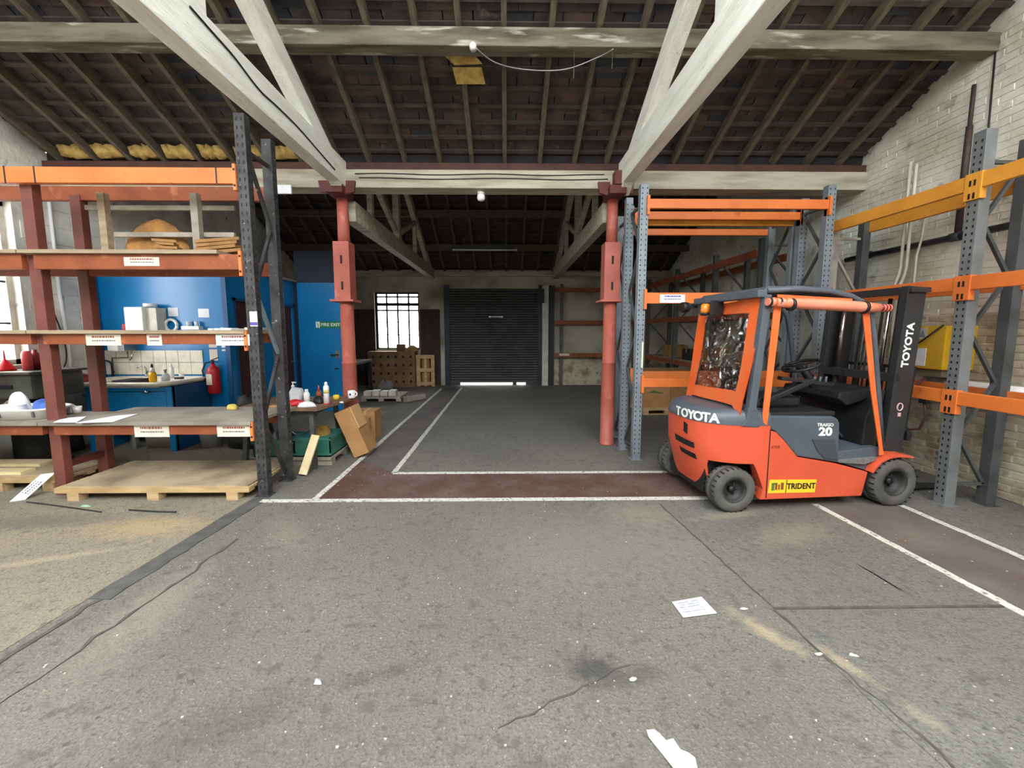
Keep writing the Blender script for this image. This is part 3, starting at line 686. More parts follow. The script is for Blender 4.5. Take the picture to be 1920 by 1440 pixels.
# things on the shelves
t = thing('timber_trestle', 'weathered timber trestle of two posts and two rails on the second shelf', 'timber frame', (-3.4, 4.1, 2.385))
for px_, m in ((198,'shelf_board'), (370,'grey_wood')): p = on_y(px_, 440, 4.1); MB().box(p.x-.035, p.x+.035, 4.08, 4.14, 2.387, 2.99).build('post', m, t)
for py_, x0, x1 in ((387,160,440), (437,215,440)): a = on_y(x0,py_,4.15); b_ = on_y(x1,py_+4,4.15); MB().box(a.x, b_.x, 4.14, 4.17, b_.z-.02, b_.z+.025).build('rail', 'grey_wood', t)
one('sack_roll', blob(on_y(292,440,4.25).x, 4.265, 2.386, .31, .075, .38, 3, .08, 40, 16, wr=.05), 'sacking', 'rolled brown sacking bundle on the second shelf', 'sack', bevel=0)
for k, (x0, x1, h, yy, lab) in enumerate(((300, 345, .12, 4.02, 'flattened cardboard left of the pale post on the second shelf'), (375, 462, .14, 4.0, 'creased cardboard bundle at the right end of the second shelf'))):
    a = on_y(x0, 455, yy).x; b_ = min(on_y(x1, 455, yy).x, RX-.06); mb = MB(); rr = random.Random(k+40)
    for j in range(4):
        z = 2.388+j*h/4; o_ = rr.uniform(0,.04); mb.prism([(a+o_,yy-.07-.01*j), (b_-rr.uniform(0,.08),yy-.06), (b_-.03-j*.03,yy+.05), (a+.05,yy+.05)], lambda p, q: (p[0], p[1], q+.02*math.sin(p[0]*9)), z, z+h/4-.006)
    one('cardboard_bundle', mb, 'cardboard_old', lab, 'cardboard')
mb = MB(); rr = random.Random(8)
for j in range(5):
    x = -2.87+j*.045; mb.box(x, x+.04, 3.84+rr.random()*.05, 3.98+rr.random()*.1, 1.647, 1.66+rr.random()*.012)
one('paper_stack', mb, 'paper', 'loose white paper strips at the right end of the middle shelf', 'paper')
one('card_tag', MB().box(-2.62, -2.50, 4.0, 4.18, 1.647, 1.672), 'paper_aged', 'small folded card beside the black upright on the middle shelf', 'card')
for k, pts in enumerate(([(100,792),(143,792),(163,781),(118,784)], [(142,793),(212,791),(259,776),(215,780)])):
    q = [on_z(x, y, .77) for x, y in pts]; mb = MB(); mb.loft([[Vector((v.x,v.y,.768)) for v in q], [Vector((v.x,v.y,.772)) for v in q]], True, True, False)
    one('paper_sheet', mb, 'paper', ('small white paper sheet lying beside the red post on the bottom shelf', 'long white paper sheet lying in the middle of the bottom shelf')[k], 'paper')
p = on_y(436, 768, 4.45); one('sponge', blob(p.x, 4.45, .752, .065, .04, .06, 5, .08, 12, 5), 'yellow_sponge', 'yellow sponge at the right end of the bottom shelf', 'sponge')
# white washing up tray with cloths on the left bay
t = thing('plastic_tray', 'oval white plastic tray holding cloths and pots on the bottom left shelf', 'tray', (-4.95, 4.02, .768))
ring = lambda s, z: [(-4.92+.37*s*math.copysign(abs(math.cos(a))**.6, math.cos(a)), 4.03+.19*s*math.copysign(abs(math.sin(a))**.6, math.sin(a)), z) for a in [2*PI*i/28 for i in range(28)]]
MB().loft([ring(.86,.768), ring(.97,.85), ring(1.03,.86), ring(1.03,.872), ring(.96,.872), ring(.84,.785), ring(.1,.783)]).build('basin', 'white_plastic', t)
for k, a in enumerate((.3, 1.2, 4.1, 4.7, 5.4)):
    x = -4.92+.355*math.copysign(abs(math.cos(a))**.6, math.cos(a)); y = 4.03+.182*math.copysign(abs(math.sin(a))**.6, math.sin(a)); MB().box(x-.008, x+.008, y-.008, y+.008, .79, .85).build('slot', 'print_dark', t)
one('cloth', blob(-4.70, 4.03, .787, .13, .085, .15, 12, .16, 18, 9), 'blue_cloth', 'crumpled blue cloth in the white tray', 'cloth')
one('plastic_pot', MB().lathe((-4.90,3.97,.787), [(.09,0),(.085,.01),(.055,.11),(.062,.115),(.055,.12)], 18), 'white_plastic', 'upturned white plastic pot in front of the blue cloth', 'pot')
one('cloth', blob(-5.02, 4.08, .787, .085, .07, .21, 14, .14, 14, 8), 'white_plastic', 'crumpled white cloth at the left of the tray', 'cloth')
one('cloth', blob(-4.68, 4.22, .768, .07, .05, .09, 15, .14, 14, 6), 'paper_aged', 'pale crumpled cloth behind the front red post on the bottom shelf', 'cloth')
one('plastic_tub', MB().lathe((-4.57,4.20,.768), [(.03,0),(.038,.07),(.034,.07),(.028,.01)], 14), 'white_plastic', 'small white tub behind the pale cloth on the bottom shelf', 'tub')
# grey basin machine behind the left bay, with funnel and bottles along its rim
t = thing('parts_washer', 'grey green metal parts washer standing under the left window', 'parts washer', (-5.7, 4.85, 0))
MB().box(-6.04, -5.44, 4.55, 5.12, .85, 1.14).build('basin', 'machine_green', t, bevel=.03)
MB().box(-6.06, -5.40, 4.51, 5.15, 1.14, 1.17).build('rim', 'machine_green', t, bevel=.006)
MB().lathe((-5.74,4.84,0), [(.25,0),(.25,.02),(.23,.03),(.23,.45),(.245,.46),(.23,.47),(.23,.85)], 20).build('drum', 'near_black', t)
MB().box(-5.85, -5.65, 4.535, 4.552, .98, 1.02).build('badge', 'near_black', t)
MB().tube([(-5.6+.14*math.cos(a), 4.52, .75+.1*math.sin(a)) for a in [i/12*2*PI for i in range(13)]], .02, 6).build('hose', 'shelf_board', t)
one('funnel', MB().lathe((on_y(8,670,4.7).x,4.7,1.172), [(.085,0),(.08,.02),(.025,.12),(.012,.13),(.006,.24)], 14), 'red_plastic', 'red plastic funnel upturned on the parts washer rim', 'funnel')
one('red_bottle', MB().lathe((on_y(50,670,4.75).x,4.75,1.172), [(.045,0),(.045,.19),(.035,.215),(.03,.23)], 14), 'pink_red', 'bright red bottle on the parts washer rim', 'bottle')
one('spray_bottle', MB().lathe((on_y(66,670,4.85).x,4.85,1.172), [(.05,0),(.05,.15),(.035,.2),(.02,.21),(.02,.24)], 14), 'red_dark', 'dark red bottle beside the bright red one', 'bottle')
one('paper_scrap', MB().box(-5.75, -5.45, 4.52, 4.59, 1.171, 1.174), 'paper_aged', 'pale paper strip on the front rim of the parts washer', 'paper')
# ---------------------------------------------------------------- pallets under the rack
def pallet(x0, x1, y0, y1, label, h=.13, planks=7, blocks=3, mw='pallet_wood', ply=True, z=0, group='wooden pallets'):
    t = thing('wooden_pallet', label, 'pallet', ((x0+x1)/2, (y0+y1)/2, z), group)
    for j in range(3):
        yy = y0+(y1-y0-.09)*j/2
        MB().box(x0, x1, yy, yy+.09, z, z+.018).build('bottom_board', mw, t) if planks > 5 and not ply else None
        for k in range(blocks):
            xx = x0+.12+(x1-x0-.34)*k/(blocks-1) if ply else x0+(x1-x0-.1)*k/(blocks-1)
            MB().box(xx, xx+.11, yy, yy+.09, z+(0 if ply else .018), z+h*.62).build('block', mw, t)
        MB().box(x0, x1, yy, yy+.09, z+h*.62, z+h*.8).build('stringer', mw, t)
    d = (y1-y0)/planks
    for k in range(planks): MB().box(x0, x1, y0+k*d+.004, y0+(k+1)*d-.012, z+h*.8, z+h).build('plank', mw, t)
    if ply: MB().box(x0+.05, x1-.02, y0+.03, y1-.02, z+h, z+h+.012).build('ply_sheet', 'ply_sheet', t)
    return t
pallet(-4.36, -2.50, 3.72, 4.52, 'wide wooden pallet with a plywood sheet on the floor under the shelving bay')
pallet(-5.89, -4.53, 3.96, 4.50, 'wooden pallet on the floor left of the red post', h=.15)
for k, (y0, y1, z) in enumerate(((4.0,4.13,.163), (4.25,4.42,.163))): one('loose_plank', MB().box(-5.88, -5.0-.1*k, y0, y1, z, z+.03), 'fresh_wood', ('nearer','further')[k]+' loose pale plank lying on the left pallet', 'plank')
q = [on_z(18,941,.004), on_z(47,937,.004)]
mb = MB(); a, b_ = q; up_ = Vector((-.02,.20,.19)); sft = Vector((.10,.0,0))
mb.loft([[a, b_, b_+up_+sft, a+up_+sft], [v+Vector((0,.006,.006)) for v in (a, b_, b_+up_+sft, a+up_+sft)]], True, True, False)
t = thing('sign_board', 'white sign card leaning against the left pallet', 'sign', (a+b_)/2*Vector((1,1,0)) if False else Vector(((a.x+b_.x)/2, (a.y+b_.y)/2, 0)))
mb.build('card', 'paper', t)
M = frame3((a+b_)/2+(up_+sft)*.5+Vector((0,-.004,.004)), (up_+sft), (Vector((-1,0,.3))))
mb = MB(); rr = random.Random(4)
for j in range(3):
    for i in range(7): x = -.07+i*.02; mb.box(x, x+.008+rr.random()*.008, -.03+j*.025, -.022+j*.025, -.001, .001, M)
o = mb.build('print_line', 'print_dark', t); o['kind'] = 'stuff'
cable('floor_rod', [on_z(50,941,.01), on_z(120,950,.01), on_z(190,960,.01)], .006, 'near_black', 'thin dark rod on the floor in front of the left pallet', 'rod', 3)
cable('floor_rod', [on_z(242,956,.01), on_z(290,959,.01), on_z(330,960,.01)], .007, 'near_black', 'short dark rod on the floor in front of the wide pallet', 'rod', 3)
p = on_z(160,950,0); one('plastic_scrap', blob(p.x, p.y, .003, .05, .02, .012, 9, .25, 10, 3), mat('mint', c(150,196,160), .5), 'small mint green plastic scrap on the floor', 'scrap')
# ---------------------------------------------------------------- blue cabin
CY0, CX1, CZ, CY1 = 6.05, -4.2, 2.59, 8.0
wcf = struct('wall_cabin_front', MB().box(XL, CX1, CY0, CY0+.08, 0, CZ), 'blue_wall')
MB().box(XL, CX1+.01, CY0-.012, CY0, 1.36, 1.385).build('batten', 'blue_wall', wcf)
MB().box(CX1-.06, CX1+.012, CY0-.014, CY0, 0, CZ).build('corner_post', 'blue_dark', wcf)
d1, d2, DZ2 = (6.22, 6.62), (7.30, 7.88), 2.10
mb = MB()
for y0, y1, za, zb in ((CY0+.08,d1[0],0,CZ),(d1[1],d2[0],0,CZ),(d2[1],CY1,0,CZ),(d1[0],d1[1],DZ2,CZ),(d2[0],d2[1],DZ2,CZ)): mb.box(CX1-.08, CX1, y0, y1, za, zb)
struct('wall_cabin_side', mb, 'blue_wall')
for nm, (y0, y1) in (('door_3', d1), ('door_4', d2)):
    d = struct(nm, MB().box(CX1-.07, CX1-.035, y0, y1, .01, DZ2), 'door_brown')
    for ya, yb, za, zb in ((y0-.05,y0,0,DZ2+.05),(y1,y1+.05,0,DZ2+.05),(y0-.05,y1+.05,DZ2,DZ2+.05)): MB().box(CX1, CX1+.02, ya, yb, za, zb).build('door_frame', 'blue_dark', d)
    MB().box(CX1-.035, CX1+.01, y1-.09, y1-.05, 1.02, 1.05).build('handle', 'steel_grey', d)
struct('trim_4', MB().box(XL, CX1+.05, CY0-.03, CY1+.1, CZ, CZ+.04), 'grey_wood')
struct('wall_cabin_end', MB().box(-4.2, -3.24, CY1+.02, CY1+.1, 0, 3.2), 'navy')
dr = struct('door_2', MB().box(-4.14, -3.28, CY1-.03, CY1+.02, .01, 2.58), 'blue_wall')
MB().box(-4.2, -4.14, CY1-.04, CY1+.02, 0, 2.6).build('door_frame', 'navy', dr); MB().box(-3.30, -3.26, CY1-.04, CY1+.02, 0, 2.6).build('door_frame', 'navy', dr)
hd = MB().box(-3.52, -3.38, CY1-.09, CY1-.07, 1.145, 1.17).box(-3.42, -3.38, CY1-.075, CY1-.03, 1.145, 1.17).build('handle', 'near_black', dr)
MB().box(-3.44, -3.36, CY1-.035, CY1-.03, 1.08, 1.24).build('lock_plate', 'steel_grey', dr)
MB().box(-3.47, -3.38, CY1-.04, CY1-.03, .86, .89).build('bolt', 'near_black', dr)
mat('sign_green', c(26,128,74), .4); 
fx = thing('fire_exit_sign', 'green FIRE EXIT sign on the blue door', 'sign', (-3.62, CY1-.035, 1.7))
a = on_y(592,609,CY1-.035); b_ = on_y(646,613,CY1-.035)
MB().box(a.x, b_.x, CY1-.038, CY1-.031, a.z-.066, a.z+.066).build('panel', 'sign_green', fx)
MB().box(a.x+.004, a.x+.085, CY1-.040, CY1-.037, a.z-.058, a.z+.062).build('pictogram_panel', 'white_plastic', fx)
MB().bar((a.x+.03,CY1-.041,a.z+.03),(a.x+.055,CY1-.041,a.z-.02),.012,.002,(0,1,0)).bar((a.x+.055,CY1-.041,a.z-.02),(a.x+.035,CY1-.041,a.z-.045),.01,.002,(0,1,0)).build('running_figure', 'sign_green', fx)
text_mb('FIRE EXIT', .085, FRONT(((a.x+b_.x)/2+.01, CY1-.04, a.z)), .002, .002, 1.08).build('lettering', 'white_plastic', fx)
MB().prism([(b_.x-.085,0),(b_.x-.03,.05),(b_.x-.03,.02),(b_.x-.005,.02),(b_.x-.005,-.05),(b_.x-.03,-.05)], lambda p, q: (p[0], q, a.z+p[1]), CY1-.041, CY1-.037).build('arrow', 'white_plastic', fx)
one('wall_panel', MB().box(XL+.002, XL+.03, 5.82, 6.045, .0, 2.58), 'blue_dark', 'narrow dark blue board on the left wall beside the blue cabin', 'panel')
# tiles over the sink
rr = random.Random(2); src = None
for i in range(8):
    for j in range(2):
        if src is None: src = o = MB().box(.003, .182, -.011, .002, .003, .182).build('tile', mat('tile_cream', c(226,222,204), .3, 0, c(208,202,180), 9, .45, .7), None, bevel=.003)
        else: o = inst(src, (0,0,0))
        o.parent = wcf; o.location = (XL+.01+.185*i, CY0-rr.random()*.003, .975+.185*j)
# sink unit
sk = thing('sink_unit', 'old white enamel sink in a blue painted cabinet with a drawer', 'sink', (-5.3, 5.65, 0))
SX_0, SX_1, SY0, SY1 = -5.64, -4.50, 5.32, 6.0
MB().box(SX_1-.03, SX_1, SY0, SY1, 0, .89).build('side_panel', 'blue_dark', sk)
MB().box(SX_0, SX_0+.03, SY0, SY1, 0, .89).build('side_panel', 'blue_wall', sk)
for x in (SX_0, SX_1-.07): MB().box(x, x+.07, SY0-.02, SY0+.03, 0, .89).build('stile', 'blue_wall', sk)
MB().box(SX_0, SX_1, SY0-.005, SY0+.03, .83, .89).build('top_rail', 'blue_wall', sk)
MB().box(SX_0, SX_1, SY0-.005, SY0+.03, .50, .56).build('bottom_rail', 'blue_wall', sk)
dw = MB().box(SX_0+.08, SX_1-.08, SY0-.015, SY0+.02, .57, .82).build('drawer', 'blue_wall', sk, bevel=.006)
p = on_y(276, 735, SY0-.03); MB().lathe((p.x,SY0-.017,p.z), [(.012,0),(.012,-.015),(.026,-.025),(.02,-.04),(.004,-.045)], 12, 'y').build('knob', 'chrome', dw)
def rrect(x0, x1, y0, y1, r, z, n=5):
    out = []
    for cx, cy, a0 in ((x1-r,y1-r,0),(x0+r,y1-r,PI/2),(x0+r,y0+r,PI),(x1-r,y0+r,1.5*PI)):
        for i in range(n+1): a = a0+PI/2*i/n; out.append((cx+r*math.cos(a), cy+r*math.sin(a), z))
    return out
MB().loft([rrect(-5.88,-4.52,5.26,6.03,.16,.895), rrect(-5.92,-4.49,5.22,6.03,.18,.93), rrect(-5.92,-4.49,5.22,6.03,.18,.955), rrect(-5.88,-4.53,5.26,6.0,.16,.958), rrect(-5.84,-4.58,5.31,5.95,.14,.88), rrect(-5.76,-4.66,5.4,5.9,.1,.80)]).build('enamel_basin', mat('enamel', c(232,228,214), .25, 0, c(206,198,178), 7, .5, .75), sk)
def swan(x, y, z, h, r, m, nm, lab, dx=-.12):
    t = thing(nm, lab, 'tap', (x, y, z)); MB().lathe((x,y,z), [(.022,0),(.022,.03),(.014,.035)], 10).build('base', m, t)
    MB().tube([(x,y,z+.03),(x,y,z+h*.75),(x+dx*.2,y-.01,z+h*.95),(x+dx*.55,y-.02,z+h),(x+dx*.9,y-.03,z+h*.92),(x+dx,y-.03,z+h*.78)], r, 8).build('spout', m, t)
    MB().bar((x,y,z+.05),(x+.05,y-.02,z+.08),.012,.012).build('lever', m, t); return t
swan(on_y(206,700,5.93).x, 5.97, .957, .24, .012, 'near_black', 'swan_neck_tap', 'black swan neck tap at the left of the sink')
swan(on_y(270,700,5.93).x, 5.97, .957, .16, .01, 'chrome', 'chrome_tap', 'small chrome tap in the middle of the sink', -.10)
def bottle(px_, y, z, prof, m, lab, cap=None, nm='bottle', mc='white_plastic', cat='bottle', dx=0, py=700):
    x = on_y(px_, py, y).x+dx; t = thing(nm, lab, cat, (x, y, z)); MB().lathe((x,y,z), prof, 16).build('body', m, t)
    if cap: MB().lathe((x,y,z+prof[-1][1]), cap, 10).build('cap', mc, t)
    return t
soap = bottle(286, 5.3, .957, [(.04,0),(.043,.02),(.043,.10),(.03,.135)], mat('soap_yellow', c(238,178,20), .25), 'yellow washing up liquid bottle on the sink edge', None)
x = soap.location.x; MB().lathe((x,5.3,1.092), [(.03,0),(.026,.03),(.012,.06)], 12).build('shoulder', 'clear_plastic', soap); MB().lathe((x,5.3,1.152), [(.014,0),(.014,.03),(.005,.05)], 10).build('cap', 'near_black', soap)
bottle(310, 5.4, .957, [(.045,0),(.047,.06),(.03,.10),(.012,.11)], 'clear_plastic', 'clear plastic pump bottle right of the yellow bottle', [(.012,0),(.012,.03),(.02,.032),(.02,.05)], mc='steel_grey')
bottle(322, 5.75, .957, [(.028,0),(.028,.15),(.012,.17)], 'white_plastic', 'tall white bottle at the back of the sink', [(.012,0),(.012,.04)])
bottle(340, 5.8, .957, [(.03,0),(.03,.06)], 'white_plastic', 'small white cup at the right end of the sink', None, 'cup', cat='cup')
one('dish_brush', MB().box(on_y(328,700,5.6).x, on_y(340,700,5.6).x, 5.58, 5.64, .958, .985), 'near_black', 'black scouring block at the right end of the sink', 'brush')
one('draining_rack', MB().box(on_y(222,705,5.5).x, on_y(255,705,5.5).x, 5.40, 5.7, .9, .965), 'near_black', 'dark rubber mat lying across the sink bowl', 'mat')
one('red_bowl', MB().loft([[(-5.79+(.10+.03*t)*math.cos(a), 5.50+(.10+.02*t)*math.sin(a), .957+t*.06+.02*math.sin(a*2+1)) for a in [2*PI*i/18 for i in range(18)]] for t in (0,.5,1,1.5,1.2,.6)]), 'red_dark', 'crumpled red rubber bowl at the left end of the sink', 'bowl')
wh = thing('water_heater', 'small white water heater above the sink tiles', 'water heater', (-5.95, CY0-.12, 1.40))
a = on_y(215,648,CY0-.08).x; b_ = on_y(247,648,CY0-.08).x
MB().box(a, b_, CY0-.2, CY0-.002, 1.34, 1.64).build('casing', 'white_plastic', wh, bevel=.02); MB().box(b_-.09, b_+.002, CY0-.203, CY0-.002, 1.345, 1.63).build('side_cover', 'steel_grey', wh)
xm = (a+b_)/2+.03
MB().tube([(xm,CY0-.06,1.34),(xm,CY0-.06,1.24),(xm-.24,CY0-.05,1.235),(xm-.25,CY0-.05,1.0)], .011, 8).build('pipe', 'steel_grey', wh)
MB().tube([(xm+.07,CY0-.06,1.34),(xm+.06,CY0-.06,1.22),(xm+.02,CY0-.05,1.2)], .009, 8).build('pipe', 'chrome', wh)
# fire extinguisher with hose on the cabin wall
fe = thing('fire_extinguisher', 'red fire extinguisher hung on the blue wall right of the sink', 'fire extinguisher', (-4.62, 5.94, .70))
x, y = -4.395, 5.94
mat('ext_red', c(176,28,36), .35)
MB().lathe((x,y,.70), [(.075,0),(.082,.015),(.082,.34),(.07,.39),(.03,.42),(.028,.45)], 18).build('cylinder', 'ext_red', fe)
MB().box(x-.05, x+.03, y-.085, y-.06, .84, 1.0).build('label_panel', 'paper_aged', fe)
MB().lathe((x,y,1.15), [(.02,0),(.02,.05)], 10).bar((x-.02,y,1.2),(x+.09,y,1.24),.02,.012).bar((x-.02,y,1.18),(x+.08,y,1.17),.02,.01).build('valve_handle', 'near_black', fe)
MB().tube([(x-.02,y,1.18),(x-.10,y-.01,1.16),(x-.145,y-.02,1.05),(x-.13,y-.02,.95),(x-.09,y-.03,.88)], .011, 8).build('hose', 'near_black', fe)
MB().box(x-.03, x+.03, y+.08, CY0, 1.05, 1.12).build('bracket', 'steel_grey', fe)
p = on_y(400,655,CY0); one('notice', MB().box(p.x-.06, p.x+.06, CY0-.005, CY0-.001, p.z-.17, p.z+.13), 'paper_aged', 'tall pale notice above the fire extinguisher', 'notice')
for k, (px_, py_, w, h, lab) in enumerate(((325,585,.075,.065,'white notice on the blue wall above the tape roll'), (382,587,.08,.065,'square white notice in the middle of the blue wall'), (422,652,.05,.05,'small white notice low on the blue wall right of the extinguisher'))):
    p = on_y(px_, py_, CY0); one('notice', MB().box(p.x-w, p.x+w, CY0-.004, CY0-.001, p.z-h, p.z+h), 'paper', lab, 'notice')
pd = thing('towel_dispenser', 'white paper towel dispenser on the blue wall', 'dispenser', (-5.7, 5.95, 1.6))
a = on_y(238,600,CY0-.2).x; b_ = on_y(272,600,CY0-.2).x
MB().box(a, b_, CY0-.24, CY0-.001, 1.60, 1.98).build('casing', 'white_plastic', pd, bevel=.015); MB().box(b_, b_+.15, CY0-.18, CY0-.001, 1.60, 1.97).build('side_box', 'frame_white', pd, bevel=.01)
MB().lathe((b_+.02,CY0-.12,1.985), [(.08,0),(.08,.05)], 14).build('paper_roll', 'paper', pd)
p = on_y(320,610,CY0-.04); one('tape_roll', MB().tube([(p.x+.085*math.cos(a),CY0-.03,p.z+.085*math.sin(a)) for a in [2*PI*i/20 for i in range(21)]], .022, 8), 'white_plastic', 'white ring of tape hung on the blue wall', 'tape')
p = on_y(360,614,CY0-.05)
t = thing('wall_shelf', 'tiny white wall shelf with two clear cups on the blue wall', 'shelf', (p.x, CY0-.05, p.z-.03)); MB().box(p.x-.13, p.x+.13, CY0-.09, CY0-.001, p.z-.03, p.z+.02).build('tray', 'white_plastic', t)
for s in (-.05, .07): MB().lathe((p.x+s,CY0-.05,p.z+.02), [(.025,0),(.03,.07)], 10).build('cup', 'clear_plastic', t)
p = on_y(224,615,5.9); one('red_bottle', MB().lathe((p.x,5.98,p.z-.06), [(.03,0),(.03,.1),(.02,.12)], 10), 'pink_red', 'small red bottle left of the towel dispenser', 'bottle')
# shelf bracket ledge so that the little bottle stands on something
one('wall_ledge', MB().box(p.x-.08, p.x+.08, 5.93, CY0-.001, p.z-.075, p.z-.061), 'blue_wall', 'short blue ledge under the small red bottle', 'ledge')
# stuff under the sink and beside it
one('storage_bin', MB().loft([rrect(-5.05,-4.62,5.45,5.85,.05,.002), rrect(-5.08,-4.60,5.42,5.88,.05,.36), rrect(-5.05,-4.62,5.45,5.85,.05,.36), rrect(-5.03,-4.64,5.47,5.83,.05,.02)]), mat('bin_grey', c(134,124,112), .6), 'grey plastic bin under the sink', 'bin')
one('step_stool', MB().box(-5.55,-5.15,5.42,5.8,.24,.27).box(-5.55,-5.50,5.42,5.47,0,.24).box(-5.20,-5.15,5.42,5.47,0,.24).box(-5.55,-5.50,5.75,5.8,0,.24).box(-5.20,-5.15,5.75,5.8,0,.24), mat('stool_grey', c(120,124,116), .7), 'low grey wooden stool under the sink', 'stool')
one('bucket', MB().lathe((-4.2,5.55,0), [(.12,.002),(.15,.28),(.155,.29),(.14,.29),(.11,.02)], 18), mat('bucket_grey', c(150,150,146), .6), 'pale grey bucket right of the sink cabinet', 'bucket')
one('engine_part', blob(-3.62, 5.55, .002, .30, .18, .60, 21, .06, 18, 8), mat('engine_dark', c(46,44,42), .6, .3), 'dark dirty machine block between the shelving and the blue doors', 'machine')
one('engine_part', blob(-3.60, 5.5, .58, .16, .10, .16, 22, .18, 14, 6), 'engine_dark', 'small dark casting lying on the dirty machine block', 'casting')
one('small_pump', blob(-5.95, 5.36, .002, .1, .1, .5, 23, .12, 12, 8), 'engine_dark', 'dark bundle of small parts left of the sink cabinet', 'machine')
# conduits on the left wall
for k, px_ in enumerate((88, 116)):
    y = on_x(px_, 600, XL+.02).y
    one('conduit', MB().tube([(XL+.028,y,3.4),(XL+.028,y,2.2),(XL+.03,y+.03,1.5),(XL+.03,y+.03,.9)], .02, 8), 'white_plastic', ('nearer','further')[k]+' white vertical conduit on the left wall', 'conduit')
cable('wall_cable', [(XL+.03,5.42,1.9),(XL+.04,5.5,1.5),(XL+.05,5.48,1.2),(XL+.04,5.3,.95)], .008, 'near_black', 'dark cable hanging on the left wall below the shelf', 'cable')
# ---------------------------------------------------------------- workbench and the things on it
mat('bench_top', c(130,104,82), .7, 0, c(104,82,66), 6, .4, .7, .2, 30, .3, stretch=(.6,3,3)); mat('bench_leg', c(92,94,92), .6, .2, c(74,74,72), 6)
TX0, TX1, TY0, TY1, TZ = -3.2, -2.24, 4.58, 5.44, .735
tb = thing('workbench', 'wooden topped workbench with splayed metal legs beside the black upright', 'workbench', ((TX0+TX1)/2, (TY0+TY1)/2, 0))
MB().prism([(TX0,TY0),(TX1+.02,TY0),(TX1+.18,TY1),(TX0,TY1)], lambda p, q: (p[0],p[1],q), TZ-.035, TZ).build('table_top', 'bench_top', tb, bevel=.004)
for x, dx in ((TX0+.1,-.03),(TX1-.1,.04)):
    for y, dy in ((TY0+.12,-.08),(TY1-.12,.08)): MB().bar((x,y,TZ-.035),(x+dx,y+dy,0),.05,.05,(0,1,0)).build('leg', 'bench_leg', tb)
    MB().bar((x,TY0+.1,TZ-.08),(x,TY1-.1,TZ-.08),.03,.05).build('cross_rail', 'bench_leg', tb)
MB().box(TX0+.05, TX1-.05, TY0+.1, TY0+.13, TZ-.12, TZ-.04).build('apron', 'bench_leg', tb)
z = TZ
hs = thing('pump_bottle', 'large clear hand sanitiser bottle with a white pump on the workbench', 'bottle', (on_y(555,720,5.0).x, 5.0, z)); x, y = hs.location.x, 5.0
MB().loft([rrect(x-.085,x+.085,y-.05,y+.05,.03,z), rrect(x-.085,x+.085,y-.05,y+.05,.03,z+.12), rrect(x-.06,x+.07,y-.035,y+.035,.03,z+.175), rrect(x-.055,x-.01,y-.02,y+.02,.015,z+.19)]).build('body', 'clear_plastic', hs)
MB().box(x-.05, x+.06, y-.053, y-.05, z+.02, z+.10).build('label', 'paper', hs)
MB().lathe((x-.04,y,z+.19), [(.02,0),(.02,.025),(.008,.03),(.008,.06)], 10).bar((x-.045,y,z+.255),(x+.01,y-.03,z+.255),.02,.014).build('pump', 'white_plastic', hs)
bottle(575, 4.86, z, [(.035,0),(.035,.13),(.022,.155)], 'white_plastic', 'white plastic bottle in front of the hand sanitiser', [(.02,0),(.02,.03)], py=740)
bottle(598, 5.05, z, [(.035,0),(.037,.10),(.014,.15)], mat('amber', c(150,70,34), .3), 'amber glue bottle on the workbench', [(.012,0),(.005,.06)], mc='pink_red', py=740)
can = bottle(612, 4.84, z, [(.033,0),(.033,.22),(.02,.24)], 'white_plastic', 'tall white aerosol can on the workbench', [(.018,0),(.018,.03),(.008,.04)], 'aerosol_can', cat='aerosol', py=740)
x = can.location.x; MB().lathe((x,4.84,z+.001), [(.0342,0),(.0342,.015)], 16).build('base_band', 'red_plastic', can); MB().lathe((x,4.84,z+.14), [(.0338,0),(.0338,.04)], 16).build('label_band', mat('label_gold', c(206,190,110), .5), can)
mg = thing('mug', 'white mug at the back right corner of the workbench', 'mug', (on_y(659,735,5.3).x, 5.3, z)); x = mg.location.x
MB().lathe((x,5.3,z), [(.04,0),(.045,.005),(.048,.10),(.044,.10),(.04,.01)], 18).build('cup', 'white_plastic', mg)
MB().tube([(x+.045+.028*math.sin(a),5.3,z+.055+.03*math.cos(a)) for a in [PI*i/8 for i in range(9)]], .008, 7).build('handle', 'white_plastic', mg)
MB().box(x-.012, x+.012, 5.25, 5.253, z+.04, z+.07).build('printed_mark', mat('print_blue', c(60,70,150), .5), mg)
one('tape_reel', MB().lathe((on_y(630,733,5.2).x,5.2,z), [(.035,0),(.04,.02),(.04,.05),(.03,.06)], 14), mat('yellow_tape', c(238,206,60), .5), 'round yellow tape reel on the workbench', 'tape')
one('red_packet', blob(on_y(548,742,4.72).x, 4.78, z, .12, .06, .07, 31, .14, 14, 6), 'red_plastic', 'crumpled red packet under the hand sanitiser', 'packet')
one('tissue', blob(on_y(573,757,4.66).x, 4.68, z, .09, .05, .06, 32, .2, 14, 6), 'paper', 'crumpled white tissue at the front of the workbench', 'tissue')
one('hand_tool', blob(on_y(590,746,4.84).x, 4.93, z, .07, .06, .08, 33, .2, 12, 6), 'near_black', 'dark hand tool between the bottles on the workbench', 'tool')
one('paper_scrap', blob(on_y(640,746,4.95).x, 4.95, z, .03, .025, .015, 34, .2, 10, 3), 'paper', 'small white scrap near the edge of the workbench', 'scrap')
one('wood_offcut', MB().box(TX0+.42, TX1-.32, TY0+.01, TY0+.08, z+.001, z+.03), mat('offcut_orange', c(206,150,96), .8), 'small orange wood offcut on the front edge of the workbench', 'offcut')
